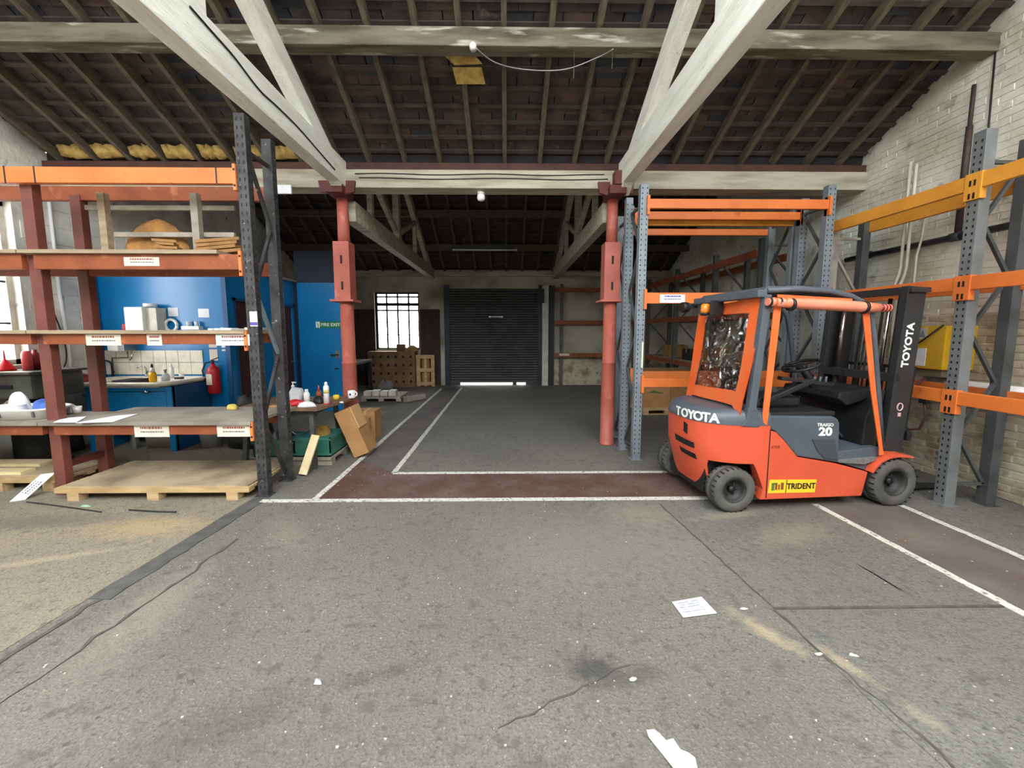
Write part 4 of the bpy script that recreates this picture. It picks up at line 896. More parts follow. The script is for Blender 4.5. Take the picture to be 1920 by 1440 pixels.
# under the bench
mat('crate_green', c(58,122,106), .5, 0, c(44,100,88), 5)
def crate(x0, x1, y0, y1, z0_, z1_, lab):
    t = thing('plastic_crate', lab, 'crate', ((x0+x1)/2, (y0+y1)/2, z0_), 'green plastic crates under the workbench')
    h = z1_-z0_
    for a, b_, q, w in ((x0,x1,y0,y0+.012),(x0,x1,y1-.012,y1),(x0,x0+.012,y0,y1),(x1-.012,x1,y0,y1)): MB().box(a, b_, q, w, z0_, z1_).build('side', 'crate_green', t)
    MB().box(x0, x1, y0, y1, z0_, z0_+.012).build('base', 'crate_green', t)
    for zc in (z0_+.02, z1_-.035): MB().box(x0-.012, x1+.012, y0-.012, y1+.012, zc, zc+.022).box(x0+.012, x1-.012, y0+.012, y1-.012, zc, zc+.0221).build('rim', 'crate_green', t)
    for i in range(4): xx = x0+(x1-x0)*(i+.5)/4; MB().box(xx-.01, xx+.01, y0-.008, y0, z0_+.02, z1_-.02).build('rib', 'crate_green', t)
    return t
one('timber_skid', MB().box(-3.15,-2.14,4.72,4.82,.002,.07).box(-3.15,-2.14,5.15,5.25,.002,.07).box(-3.15,-2.14,4.70,5.3,.07,.10), 'grey_wood', 'grey timber skid on the floor under the green crates', 'skid')
crate(-3.1, -2.62, 4.74, 5.2, .101, .30, 'green plastic crate on the left of the skid under the workbench')
crate(-2.60, -2.16, 4.74, 5.2, .101, .34, 'green plastic crate on the right of the skid under the workbench')
one('yellow_rag', blob(-2.38, 4.98, .12, .17, .15, .30, 41, .12, 16, 7), mat('rag_yellow', c(148,116,52), .9, 0, c(90,70,36), 9), 'brown yellow rag heaped in the right green crate', 'rag')
one('dark_parts', blob(-2.86, 4.98, .12, .17, .15, .24, 42, .15, 16, 6), 'near_black', 'dark oily parts heaped in the left green crate', 'parts')
a = on_z(568,893,.0); MBs = MB().bar(a+Vector((0,0,.02)), (-2.24,4.56,.42), .09, .022, (0,-1,.3)); one('wood_batten', MBs, 'fresh_wood', 'fresh pale timber batten leaning against the workbench leg', 'batten')
# cardboard boxes by the column
bx = thing('cardboard_box', 'long brown cardboard box leaning against the end of the workbench', 'cardboard box', (-1.96, 5.0, 0), 'cardboard boxes near the workbench'); tl = math.radians(22)
M = Matrix.Translation((-1.965, 4.98, .004)) @ Matrix.Rotation(-tl, 4, 'Y')
MB().box(0, .20, 0, .34, 0, .63, M).build('carton', 'cardboard', bx)
MB().box(.03, .205, -.003, .0, .06, .60, M).build('front_flap', 'cardboard', bx)
MB().box(.2, .215, .02, .30, .34, .63, M).build('torn_flap', mat('card_edge', c(204,162,112), .85), bx)
for x0, x1, y0, y1, h, lab in ((-2.27,-1.98,5.84,6.12,.44,'upright brown cardboard box behind the red column'), (-2.22,-2.03,5.715,5.83,.36,'small pale cardboard box just behind the red column')):
    t = thing('cardboard_box', lab, 'cardboard box', ((x0+x1)/2,(y0+y1)/2,0), 'cardboard boxes near the workbench')
    MB().box(x0, x1, y0, y1, .001, h).build('carton', 'cardboard', t); MB().box((x0+x1)/2-.02, (x0+x1)/2+.02, y0-.001, y1+.001, h-.06, h+.001).build('tape', 'card_edge', t)
p = on_z(690,805,0); one('paper_scrap', blob(p.x+.08, p.y, .003, .10, .03, .02, 51, .2, 12, 3), 'paper', 'crumpled white scrap on the walkway line past the leaning box', 'scrap')
# ---------------------------------------------------------------- rear left clutter
a = on_z(688,752,0)
pl = pallet(-3.35, -2.45, 9.0, 9.8, 'old grey pallet on the floor behind the red column', .13, 5, 3, 'grey_wood', False)
rr = random.Random(6)
for k in range(4): x = -3.22+k*.19; one('stone_block', MB().box(x-.085, x+.085, 9.04, 9.24, .131, .25+.02*(k % 2)), 'frame_white', ['leftmost','second','third','rightmost'][k]+' pale block in the row on the old grey pallet', 'block', 'pale blocks on the old grey pallet', .02)
one('timber_offcut', MB().bar((-2.35,9.0,.06),(-2.0,9.5,.06),.09,.11), 'grey_wood', 'short grey timber lying beside the old grey pallet', 'timber')
hp = thing('drilled_crate', 'tall wooden crate panel drilled with rows of holes under the far window', 'crate', (-3.35, 11.4, 0))
x0, x1 = on_y(690,690,11.4).x, on_y(778,690,11.4).x
mat('crate_brown', c(126,98,66), .8, 0, c(104,78,52), 4)
MB().box(x0, x1, 11.4, 11.8, .001, 1.04).build('body', 'crate_brown', hp)
for i in range(6):
    for j in range(4): MB().cyl((x0+.16+.215*i,11.39,.17+.24*j),(x0+.16+.215*i,11.402,.17+.24*j),.038,n=12).build('hole', 'black', hp)
p = on_y(752,650,11.6); one('paint_tin', MB().lathe((p.x,11.6,1.041), [(.13,0),(.13,.2),(.135,.21),(.12,.21)], 16), 'crate_brown', 'round tin standing on the drilled crate', 'tin')
p = on_y(773,650,11.6); one('cloth_heap', blob(p.x, 11.6, 1.041, .16, .12, .16, 71, .2, 12, 6), 'cardboard_old', 'heap of rags beside the tin on the drilled crate', 'rags')
p = on_y(722,705,11.0); one('grey_bag', blob(p.x, 11.0, .002, .2, .12, .24, 72, .22, 16, 8), mat('bag_grey', c(120,112,112), .7), 'crumpled grey bag on the floor in front of the drilled crate', 'bag')
sp = thing('wooden_pallet', 'pale slatted pallet standing on end beside the roller shutter', 'pallet', (-2.4, 11.62, 0), 'wooden pallets')
x0, x1 = on_y(781,690,11.6).x, on_y(815,690,11.6).x
for x in (x0, x1-.1): MB().box(x, x+.1, 11.58, 11.62, .001, .93).build('side_board', 'pallet_wood', sp)
for zc in (.04, .44, .83): MB().box(x0, x1, 11.54, 11.58, zc, zc+.1).build('cross_board', 'pallet_wood', sp)
MB().box((x0+x1)/2-.04, (x0+x1)/2+.04, 11.58, 11.62, .001, .93).build('side_board', 'pallet_wood', sp)
for k in range(4): MB().box(x0+.02+k*.13, x0+.12+k*.13, 11.63, 11.65, .001, .93).build('slat', 'cardboard_old', sp)
wbn = thing('side_bench', 'dark bench with vices along the wall behind the red column', 'bench', (-4.3, 10.2, 0))
MB().box(-4.6, -3.7, 9.6, 10.9, .80, .86).build('bench_top', 'engine_dark', wbn)
for x in (-4.55, -3.8):
    for y in (9.65, 10.8): MB().box(x, x+.08, y, y+.08, 0, .8).build('leg', 'engine_dark', wbn)
one('bench_grinder', blob(-4.0, 9.9, .86, .15, .12, .3, 73, .15, 14, 6), 'engine_dark', 'dark bench grinder on the dark bench behind the red column', 'grinder')
one('socket_box', MB().box(-3.98,-3.80,9.58,9.66,.87,1.02), 'white_plastic', 'small white box at the front of the dark bench', 'box')
# posts and rails at the right of the shutter
for k, (px_, m, w) in enumerate(((1022,'frame_white',.09), (1034,'near_black',.07))):
    p = on_y(px_, 640, 11.75); one('wall_post', MB().box(p.x-w, p.x+w, 11.70, 11.86, 0, 2.95), m, ('pale','black')[k]+' steel post right of the roller shutter', 'post')
wr = thing('wall_rails', 'rusty rails of a shallow rack on the back wall right of the shutter', 'rack', (2.5, 11.7, 0))
for zc in (2.82, 1.88, .92): MB().box(1.42, 3.85, 11.62, 11.68, zc-.06, zc+.06).build('rail', 'rack_rust_shade', wr)
for x in (1.62, 3.8): MB().box(x-.04, x+.04, 11.70, 11.78, 0, 3.0).build('post', 'upright_dark', wr)
for zc in (2.82, 1.88, .92):
    for x in (1.62, 3.8): MB().box(x-.03, x+.03, 11.66, 11.71, zc-.04, zc+.04).build('bracket', 'rack_rust_shade', wr)
MB().box(1.55, 1.85, 11.60, 11.62, .9, .97).build('paper_label', 'paper_aged', wr)
# ---------------------------------------------------------------- right hand pallet racking
mat('rack_yellow', c(232,160,58), .5, 0, c(214,142,48), 3, .4, .7, .1, 20, .5, col3=c(170,110,50), scale3=10, lo3=.66, hi3=.76)
mat('rack_bright', c(228,122,54), .5, 0, c(214,110,48), 3, .4, .7, .1, 20, .5, col3=c(180,92,46), scale3=9, lo3=.66, hi3=.76)
def upright(parent, x0, x1, y0, y1, z, m, face=None, mk='upright'):
    u = MB().box(x0, x1, y0, y1, 0, z).build(mk, m, parent, bevel=.005)
    if face == 'y': slots('hole_row', u, (x0+x1)/2, y0, .08, z-.05, .06, (-.028, .028), 'y', .011, .02)
    if face == 'x': slots('hole_row', u, x0, (y0+y1)/2, .08, z-.05, .06, (-.024, .024), 'x', .013, .022)
    MB().box(x0-.02, x1+.02, y0-.02, y1+.02, 0, .007).build('foot_plate', m, parent)
    return u
def braces(parent, a, b_, z0_, z1_, step, m, w=.028):
    z = z0_; k = 0
    while z+step <= z1_+.01:
        p, q = (a, b_) if k % 2 else (b_, a)
        MB().bar((p[0],p[1],z), (q[0],q[1],z+step), w, w, (0,1,0) if abs(a[0]-b_[0]) > abs(a[1]-b_[1]) else (1,0,0)).build('brace', m, parent); z += step; k += 1
    for zc in (z0_, z1_): MB().bar((a[0],a[1],zc), (b_[0],b_[1],zc), w, w).build('brace', m, parent)
cr = thing('pallet_rack', 'pallet rack with grey uprights and stacked orange beams behind the forklift', 'pallet rack', (2.8, 5.1, 0), 'pallet racks')
for x in (1.60, 3.86):
    upright(cr, x, x+.10, 4.87, 4.96, 3.38, 'upright_grey', 'y'); upright(cr, x-.04 if x < 2 else x, x+.05 if x < 2 else x+.1, 5.30, 5.39, 3.36, 'upright_grey', 'y')
    braces(cr, (x+.04,4.96), (x+.03,5.30), .15, 3.15, .5, 'upright_dark')
for y0, za, zb, m in ((4.845,3.09,3.20,'rack_bright'), (5.31,3.09,3.19,'rack_bright'), (4.845,1.97,2.10,'rack_bright'), (4.845,.94,1.05,'rack_bright'), (5.31,.97,1.09,'rack_orange')):
    b = MB().box(1.70, 3.86, y0, y0+.05, za, zb).build('beam', m, cr, bevel=.005)
    for x in (1.675, 3.86): MB().box(x, x+.03, y0-.01, y0+.07, za-.07, zb+.04).build('end_plate', m, cr)
a = on_y(1237,560,4.845); b_ = on_y(1284,562,4.845); paper_label(cr, a.x, b_.x, 4.844, a.z-.05, a.z+.05, 'paper', 2, 'print_violet', False)
one('paper_tag', MB().box(1.672, 1.690, 4.862, 4.869, 1.18, 1.50), mat('tag_lime', c(214,236,190), .6), 'long pale green tag on the grey upright', 'tag')
cr2 = thing('pallet_rack', 'second pallet rack with a yellow and an orange top beam directly behind the first', 'pallet rack', (2.8, 5.8, 0), 'pallet racks')
for x in (1.62, 3.86):
    upright(cr2, x, x+.09, 5.44, 5.52, 3.3, 'upright_grey', None); upright(cr2, x, x+.09, 5.92, 6.0, 3.3, 'upright_grey', None)
    braces(cr2, (x+.045,5.52), (x+.045,5.92), .15, 3.15, .6, 'upright_dark')
MB().box(1.71, 3.86, 5.42, 5.47, 3.04, 3.14).build('beam', 'rack_yellow', cr2, bevel=.005); MB().box(1.71, 3.86, 5.95, 6.0, 3.04, 3.13).build('beam', 'rack_bright', cr2, bevel=.005)
# rack along the right wall
ar = thing('pallet_rack', 'pallet rack with long yellow top beams standing along the white right wall', 'pallet rack', (4.35, 3.5, 0), 'pallet racks')
mat('upright_mid', c(122,126,126), .5, .15, c(104,108,108), 5, .4, .7, .1, 20, .5)
for y0, m in ((3.50,'upright_dark'), (5.06,'grey_wood'), (.72,'upright_dark')):
    upright(ar, 4.10, 4.20, y0, y0+.10, 3.36 if y0 < 5 else 3.0, 'upright_mid' if y0 == 3.5 else m, 'x'); upright(ar, 4.50, 4.59, y0, y0+.09, 3.30 if y0 < 5 else 3.0, 'upright_dark', None)
    braces(ar, (4.20,y0+.05), (4.50,y0+.05), .2, 3.1 if y0 < 5 else 2.8, .48, m)
for (ya, yb) in ((3.60,5.06), (.82,3.50)):
    for za, zb, m in ((2.87,3.0,'rack_yellow'), (2.0,2.12,'rack_bright'), (.97,1.09,'rack_bright')):
        MB().box(4.085, 4.135, ya, yb, za, zb).build('beam', m, ar, bevel=.005); MB().box(4.56, 4.61, ya, yb, za, zb).build('beam', m, ar, bevel=.005)
for za, zb, m in ((2.87,3.0,'rack_yellow'), (2.0,2.12,'rack_bright'), (.97,1.09,'rack_bright')):
    for y in (3.485, 3.58):
        e = MB().box(4.078, 4.135 if y < 3.5 else 4.12, y-.005 if y < 3.5 else y-.02, y+.02 if y < 3.5 else y+.03, za-.09, zb+.01).build('end_plate', m, ar, bevel=.004)
    for dz in (-.08, .03):
        for y in (3.53, 3.565): MB().box(4.076, 4.081, y-.008, y+.008, za+dz, za+dz+.05).build('plate_slot', 'black', ar)
    MB().box(4.079, 4.10, 3.50, 3.60, za-.09, zb+.01).build('end_plate', m, ar)
# rack in the dark rear bay
rb = thing('pallet_rack', 'long dark pallet rack with rusty beams along the right wall of the rear bay', 'pallet rack', (4.2, 8.5, 0), 'pallet racks')
for y in (6.15, 7.5, 9.2, 11.0):
    upright(rb, 3.90, 3.99, y, y+.08, 3.05, 'upright_dark'); upright(rb, 4.50, 4.59, y, y+.08, 3.05, 'upright_dark'); braces(rb, (3.99,y+.04), (4.5,y+.04), .2, 2.95, .55, 'upright_dark')
for ya, yb in ((6.23,7.5), (7.58,9.2), (9.28,11.0)):
    for za, zb in ((2.78,2.90), (1.84,1.95), (.86,.97)):
        for x in (3.885, 4.57): MB().box(x, x+.045, ya, yb, za, zb).build('beam', 'rack_rust_shade', rb)
    MB().box(3.9, 4.6, ya+.02, yb-.02, .97, .99).build('shelf_board', 'shelf_top', rb)
for k, (y, h, m, lab) in enumerate(((6.6,.3,'cardboard_old','brown carton nearest on the low shelf of the dark rear rack'), (7.1,.22,'grey_wood','grey box second on the low shelf of the dark rear rack'), (8.0,.32,'cardboard','tan carton in the middle bay of the dark rear rack'), (8.7,.25,'engine_dark','dark box in the middle bay of the dark rear rack'), (9.8,.3,'cardboard_old','carton furthest along the low shelf of the dark rear rack'))):
    t = thing('carton', lab, 'box', (4.2, y, .992), 'boxes on the dark rear rack'); MB().box(3.98, 4.45, y-.18, y+.2, .992, .99+h).build('body', m, t); MB().box(3.979, 4.451, y-.02, y+.02, .99+h*.7, .991+h).build('tape', 'card_edge', t)
# carton with mountain logo on a pallet
pallet(2.66, 3.62, 7.55, 8.35, 'wooden pallet carrying the large mountain logo carton', .145, 6, 3, 'pallet_wood', False)
mt = thing('shipping_carton', 'large tan carton printed Mountain Top with a green hill logo', 'cardboard box', (3.1, 7.9, .146))
MB().box(2.64, 3.19, 7.58, 8.3, .146, .86).build('carton_half', 'cardboard', mt); MB().box(3.195, 3.62, 7.58, 8.3, .146, .86).build('carton_half', 'cardboard_old', mt)
text_mb('Mountain Top', .085, FRONT((2.92,7.578,.61)), .001).build('lettering', 'print_black', mt)
MB().prism([(2.74,.43),(2.78,.445),(2.83,.475),(2.87,.485),(2.91,.47),(2.98,.45),(3.05,.435),(3.05,.42),(2.9,.425)], lambda p, q: (p[0], q, p[1]), 7.576, 7.58).build('hill_logo', mat('logo_green', c(82,116,62), .7), mt)
# ---------------------------------------------------------------- pipes and charger on the right wall
mat('pipe_dark', c(62,66,72), .45, .3, c(48,50,54), 6); mat('pipe_rust', c(78,62,56), .6, .2, c(58,48,44), 8)
t = thing('steel_pipe', 'dark horizontal steel pipe running along the right wall', 'pipe', (XR-.07, 4.2, 2.63))
MB().cyl((XR-.075,.6,2.64), (XR-.075,5.62,2.63), .036, n=12).build('pipe_run', 'pipe_dark', t)
for y in (1.6, 2.9, 4.26, 5.3): MB().cyl((XR-.075,y-.05,2.635),(XR-.075,y+.05,2.635),.048,n=12).build('coupling', 'pipe_dark', t); MB().box(XR-.07, XR, y+.08, y+.1, 2.6, 2.67).build('bracket', 'pipe_dark', t)
one('steel_pipe', MB().tube([(XR-.06,4.26,2.68),(XR-.06,4.26,3.45),(XR-.06,4.26,3.75)], [.03,.03,.028], 10).tube([(XR-.06,4.26,3.72),(XR-.06,4.26,4.15)], .018, 8), 'pipe_rust', 'dark vertical pipe rising from the horizontal pipe on the right wall', 'pipe')
one('wall_cable', MB().tube([(XR-.02,4.14,4.4),(XR-.02,4.12,3.5),(XR-.03,4.11,2.7)], .008, 6), 'near_black', 'thin dark cable down the right wall behind the rack upright', 'cable')
for k, (y, z0_, z1_, r, lab) in enumerate(((4.77,1.3,3.6,.016,'left white conduit of the pair on the right wall'), (4.70,1.3,3.55,.016,'right white conduit of the pair on the right wall'))):
    one('conduit', MB().tube([(XR-.135,y,z1_),(XR-.135,y,2.4),(XR-.13,y+.02,2.3),(XR-.13,y+.09,2.1),(XR-.13,y+.10,2.0),(XR-.13,y+.10,z0_)], r, 8), 'frame_white', lab, 'conduit')
one('conduit', MB().tube([(XR-.13,4.55,2.95),(XR-.13,4.56,2.7),(XR-.13,4.60,2.5),(XR-.13,4.60,1.3)], .011, 8), 'frame_white', 'thin white conduit nearer than the pair on the right wall', 'conduit')
one('lagged_pipe', MB().tube([(XR-.07,4.9,1.06),(XR-.07,4.3,1.06),(XR-.07,3.2,1.06)], .06, 12), 'white_plastic', 'thick white lagged pipe along the wall below the yellow charger', 'pipe')
one('plastic_sheet', MB().loft([[(XR-.14, 4.14+.1*s, 1.12), (XR-.15+.005*s, 4.12+.12*s, 1.02), (XR-.145, 4.16+.08*s, .92-.05*s), (XR-.14, 4.16+.08*s, .92-.05*s), (XR-.137, 4.14+.1*s, 1.12)] for s in (0,1,2)]), 'clear_plastic', 'crumpled clear plastic hanging over the lagged pipe', 'plastic sheet')
ch = thing('battery_charger', 'yellow forklift battery charger mounted on the right wall', 'charger', (4.62, 4.26, 1.2))
mat('charger_yellow', c(226,178,30), .45, 0, c(206,158,24), 4)
MB().box(4.52, XR-.001, 4.02, 4.42, 1.23, 1.69).build('casing', 'charger_yellow', ch, bevel=.012)
MB().box(4.56, XR-.001, 4.06, 4.38, 1.15, 1.23).build('base_grille', mat('charger_grey', c(120,112,90), .6), ch)
MB().box(4.515, 4.52, 4.19, 4.33, 1.26, 1.45).build('info_label', 'paper', ch); MB().box(4.515, 4.52, 4.20, 4.33, 1.55, 1.67).build('info_label', 'frame_white', ch)
MB().prism([(4.21,1.57),(4.28,1.57),(4.24,1.65)], lambda p, q: (q, p[0], p[1]), 4.5125, 4.5155).build('warning_mark', mat('mark_grey', c(130,130,150), .5), ch)
MB().tube([(4.52,4.05,1.70),(4.48,4.20,1.54),(4.49,4.41,1.38)], .009, 7).build('top_lead', 'near_black', ch)
MB().tube([(4.60,4.22,1.16),(4.50,4.28,1.0),(4.46,4.36,.80),(4.47,4.36,.64),(4.48,4.26,.54),(4.48,4.14,.58),(4.49,4.10,.72),(4.50,4.14,.88)], .012, 8).build('charge_lead', mat('lead_brown', c(92,58,50), .6), ch)
MB().box(4.48, 4.53, 4.11, 4.18, .86, .95).build('plug', 'near_black', ch)
# ---------------------------------------------------------------- forklift truck
mat('fl_orange', c(216,90,60), .38, 0, c(206,82,54), 3, .4, .7, .04, 20, .5, col3=c(236,150,110), scale3=12, lo3=.74, hi3=.78)
mat('fl_grey', c(82,90,98), .45, 0, c(72,80,88), 4, .4, .7, .05, 30, .5)
mat('fl_curtain', c(232,112,58), .6, 0, c(240,98,34), 5, .4, .7, .25, 14, .4)
mat('fl_tyre', c(92,90,84), .9, 0, c(72,71,67), 6, .4, .7, .4, 40, .3); mat('fl_rim', c(62,61,58), .6, .3, c(48,47,45), 9)
mat('fl_black', c(30,31,32), .5, 0, c(24,24,26), 6); mat('fl_mast', c(52,53,54), .5, .2, c(42,43,44), 5)
mat('fl_pink', c(240,150,120), .35, 0, c(232,130,100), 5); mat('sticker_yellow', c(244,204,50), .45); mat('amber_lamp', c(240,140,40), .3)
def plastic_film():
    m = bpy.data.materials.new('plastic_film'); m.use_nodes = True; nt = m.node_tree; N = nt.nodes; L = nt.links; N.remove(N['Principled BSDF'])
    tr = N.new('ShaderNodeBsdfTransparent'); tr.inputs[0].default_value = (.86,.83,.78,1); gl = N.new('ShaderNodeBsdfGlossy'); gl.inputs['Roughness'].default_value = .12
    mx = N.new('ShaderNodeMixShader'); mx.inputs[0].default_value = .22
    tx = N.new('ShaderNodeTexNoise'); tx.inputs['Scale'].default_value = 4.5; tx.inputs['Detail'].default_value = 1.0; tx.inputs['Distortion'].default_value = 1.6
    g = N.new('ShaderNodeNewGeometry'); L.new(g.outputs['Position'], tx.inputs['Vector'])
    bp = N.new('ShaderNodeBump'); bp.inputs['Strength'].default_value = .9; bp.inputs['Distance'].default_value = .16
    L.new(tx.outputs['Fac'], bp.inputs['Height']); L.new(bp.outputs[0], gl.inputs['Normal'])
    L.new(tr.outputs[0], mx.inputs[1]); L.new(gl.outputs[0], mx.inputs[2]); L.new(mx.outputs[0], N['Material Output'].inputs[0]); MATS['plastic_film'] = m
plastic_film()
fl = thing('forklift', 'orange and grey electric forklift with an orange weather curtain parked beside the rack', 'forklift', (2.05, 3.39, 0), None, math.radians(4.8))
def B(mb, name, m, parent=fl, bevel=0.0, label=None): return mb.build(name, m, parent, False, bevel, label)
side = lambda p, t: (p[0], t, p[1])
W = 1.0
# wheels
def wheel(u, v0, v1, R, outer, lab):
    vm = (v0+v1)/2; s = -1 if outer < 0 else 1; w = (v1-v0)/2
    pr = [(R*.56, w*.92), (R*.70, w), (R*.90, w*.97), (R*.975, w*.82), (R, w*.55), (R, w*.04), (R*.985, w*.02), (R*.985, -w*.02), (R, -w*.04), (R, -w*.55), (R*.975, -w*.82), (R*.90, -w*.97), (R*.70, -w), (R*.56, -w*.92), (R*.56, w*.92)]
    mb = MB(); n = 30
    rings = [[(u+r*math.cos(2*PI*k/n), vm+h, R+r*math.sin(2*PI*k/n)) for k in range(n)] for r, h in pr]
    mb.loft(rings, False); t = B(mb, 'tyre', 'fl_tyre', label=lab)
    mb = MB()
    for k in range(26):
        a = 2*PI*k/26; M = Matrix.Translation((u, vm, R)) @ Matrix.Rotation(a, 4, 'Y')
        mb.box(R*.985, R*1.004, -w*.95, -w*.35, -.006, .006, M).box(R*.985, R*1.004, w*.35, w*.95, -.006, .006, M)
    o = B(mb, 'tread_groove', 'near_black', t); o['kind'] = 'stuff'
    y = vm+s*w
    rim = MB().lathe((u,0,R), [(R*.57, vm+s*w*.9), (R*.53, vm+s*w*.92), (R*.49, vm+s*w*.55), (R*.40, vm+s*w*.05), (R*.15, vm), (.0001, vm)], 24, 'y'); rim.f = rim.f[:-2]; rim.sm = rim.sm[:-2]; B(rim, 'rim', 'fl_rim', t)
    B(MB().lathe((u,0,R), [(.0001, vm+s*w*.5), (R*.13, vm+s*w*.48), (R*.16, vm+s*w*.1)], 14, 'y'), 'hub', 'fl_black', t)
    for k in range(6): a = 2*PI*k/6; B(MB().cyl((u+R*.27*math.cos(a), vm, R+R*.27*math.sin(a)), (u+R*.27*math.cos(a), vm+s*w*.22, R+R*.27*math.sin(a)), .011, n=6), 'wheel_nut', 'fl_rim', t)
wheel(0, -.005, .155, .205, -1, 'small rear tyre'); wheel(-.02, .89, 1.05, .205, 1, 'small rear tyre')
wheel(1.57, -.03, .165, .228, -1, 'larger front tyre'); wheel(1.57, .86, 1.05, .228, 1, 'larger front tyre')
B(MB().cyl((0,.15,.21),(0,.87,.21),.05), 'rear_axle', 'fl_black'); B(MB().cyl((1.57,.16,.23),(1.57,.86,.23),.07), 'front_axle', 'fl_black')
# counterweight: superellipse plan, lower edge cut for the wheel arches
def plan(a, k=1.0, off=0.0):          # a: -pi/2 near side .. pi/2 far side, 0 = rear
    ca, sa = math.cos(a), math.sin(a); n = 2.6
    return (.30-(.605*k+off)*math.copysign(abs(ca)**(2/n), ca), .5+(.5+off)*math.copysign(abs(sa)**(2/n), sa))
NA = 49; AA = [-PI/2+PI*i/(NA-1) for i in range(NA)]
def lower(u, v):
    if abs(v-.5) < .33: return .17
    if u < -.27: return .17
    if u < -.20: return .17+(.45-.17)*(u+.27)/.07
    if u < .16: return .45
    return max(.12, .45-(u-.16)/.14*.33)
def cw_k(z): return .80+.20*min(1, max(0, (z-.15)/.40))
# dense samples along straight sides
def samples():
    out = []
    for i in range(25): out.append(('s', .30-.28*i/24, 0.0))
    for a in AA[1:-1]: out.append(('c', a))
    for i in range(25): out.append(('s', .02+.28*i/24, 1.0))
    return out
def cw_ring(zf, off=0.0):
    pts = []
    for a in [-PI/2+PI*i/120 for i in range(121)]:
        u, v = plan(a); z = zf(u, v); u2, v2 = plan(a, cw_k(z), off); pts.append((u2, v2, z))
    return pts
rings = [cw_ring(lambda u, v, t=t: lower(u, v)+(.80-lower(u, v))*t) for t in (0,.12,.3,.55,.8,.95,1)]
mb = MB(); mb.loft(rings, False, False, True); mb.add(rings[0] + [(p[0]+(.30-p[0])*.12, .5+(p[1]-.5)*.80, p[2]) for p in rings[0]], [(i, i+1, i+122, i+121) for i in range(120)])
mb.add([(p[0],p[1],.80) for p in rings[-1]], [list(range(121))])
cw = B(mb, 'counterweight', 'fl_orange')
B(MB().box(-.18, .29, .19, .81, .12, .50), 'axle_housing', 'fl_black', cw); B(MB().box(-.02, .3, .10, .90, .46, .475), 'arch_lining', 'fl_black', cw)
# grey hood over the counterweight
rg = []
for z, k, off in ((.80,1.0,.004),(.84,1.0,.004),(.885,.985,-.004),(.915,.955,-.02),(.93,.90,-.05)): rg.append([(*plan(-PI/2+PI*i/60, k, off), z+.012*0) for i in range(61)])
mb = MB(); mb.loft(rg, False, False, True); mb.add(rg[-1], [list(range(61))]); B(mb, 'rear_hood', 'fl_grey')
# TOYOTA lettering letter by letter round the hood
lets = 'TOYOTA'
for i, chx in enumerate(lets):
    a = -.03 + (-.80+.03)*i/5.0
    u, v = plan(a, 1.0, .008); u1, v1 = plan(a-.02, 1.0, .008); tx = Vector((u1-u, v1-v, 0)).normalized()
    if tx.y > 0: tx = -tx
    M = frame3((u, v, .848), tx, (0,0,1)); B(text_mb(chx, .118, M, .002, .004, 1.0), 'letter', 'white_plastic')
# vents in the rear
def cwp(a, z, off=.003): u, v = plan(a, cw_k(z), off); return Vector((u, v, z))
for za, zb, a0, a1, nm in ((.60,.545,.02,-.42,'vent_slot'), (.49,.435,-.04,-.42,'vent_slot'), (.76,.66,-.16,-.26,'tow_notch')):
    n = 7; top = [cwp(a0+(a1-a0)*i/n, za+.02*(i/n-.5)*-1) for i in range(n+1)]; bot = [cwp(a0+(a1-a0)*(i+.3)/n, zb+.02*(i/n-.5)*-1) for i in range(n+1)]
    mb = MB(); mb.loft([top, bot], False, False, False); B(mb, nm, 'black', cw)
# lower body, battery cover, step
B(MB().prism([(.245,.115),(.30,.33),(.305,.755),(.36,.735),(.44,.66),(.585,.50),(.98,.425),(1.30,.335),(1.255,.11)], side, 0, W), 'chassis', 'fl_orange', bevel=.006)
B(MB().box(.296, .304, -.003, .02, .13, .76), 'panel_seam', 'black')
B(MB().prism([(.27,.80),(.265,.885),(.93,.862),(.965,.84),(.985,.80),(1.005,.432),(.585,.508),(.44,.668),(.36,.743),(.30,.765)], side, .012, W-.012), 'battery_cover', 'fl_grey', bevel=.014)
B(MB().prism([(.72,.66),(.94,.655),(.995,.46),(.86,.475),(.78,.55)], side, .004, .014), 'cover_recess', mat('fl_grey_dark', c(64,70,76), .5), bevel=.003)
B(MB().prism([(.985,.44),(1.0,.53),(1.42,.565),(1.44,.42),(1.30,.345)], side, .03, W-.03), 'floor_step', 'fl_grey', bevel=.008)
B(MB().prism([(1.0,.455),(1.38,.475),(1.36,.44),(1.26,.41),(1.0,.435)], side, .0, .05), 'step_tread', mat('tread_grey', c(128,130,128), .6, .2, c(96,98,98), 40), bevel=.003)
B(MB().prism([(1.32,.56),(1.45,.56),(1.52,1.08),(1.44,1.10),(1.34,.80)], side, .10, .90), 'front_cowl', 'fl_black', bevel=.012)
B(MB().prism([(1.12,1.06),(1.50,1.10),(1.50,1.02),(1.2,.93),(1.1,1.0)], side, .16, .84), 'dashboard', 'fl_black', bevel=.015)
B(MB().box(.30, .97, .05, .95, .86, .905), 'battery_hood', 'fl_black', bevel=.012)
for s in (0, 1):
    v0, v1 = (-.035, .17) if s == 0 else (.83, 1.035)
    P = [(1.30,.345),(1.33,.40),(1.39,.455),(1.47,.49),(1.56,.502),(1.66,.495),(1.72,.478),(1.72,.465),(1.65,.472),(1.56,.478),(1.47,.465),(1.40,.43),(1.35,.38),(1.32,.335)]
    B(MB().prism(P, side, v0, v1), 'front_fender', 'fl_orange', bevel=.004)
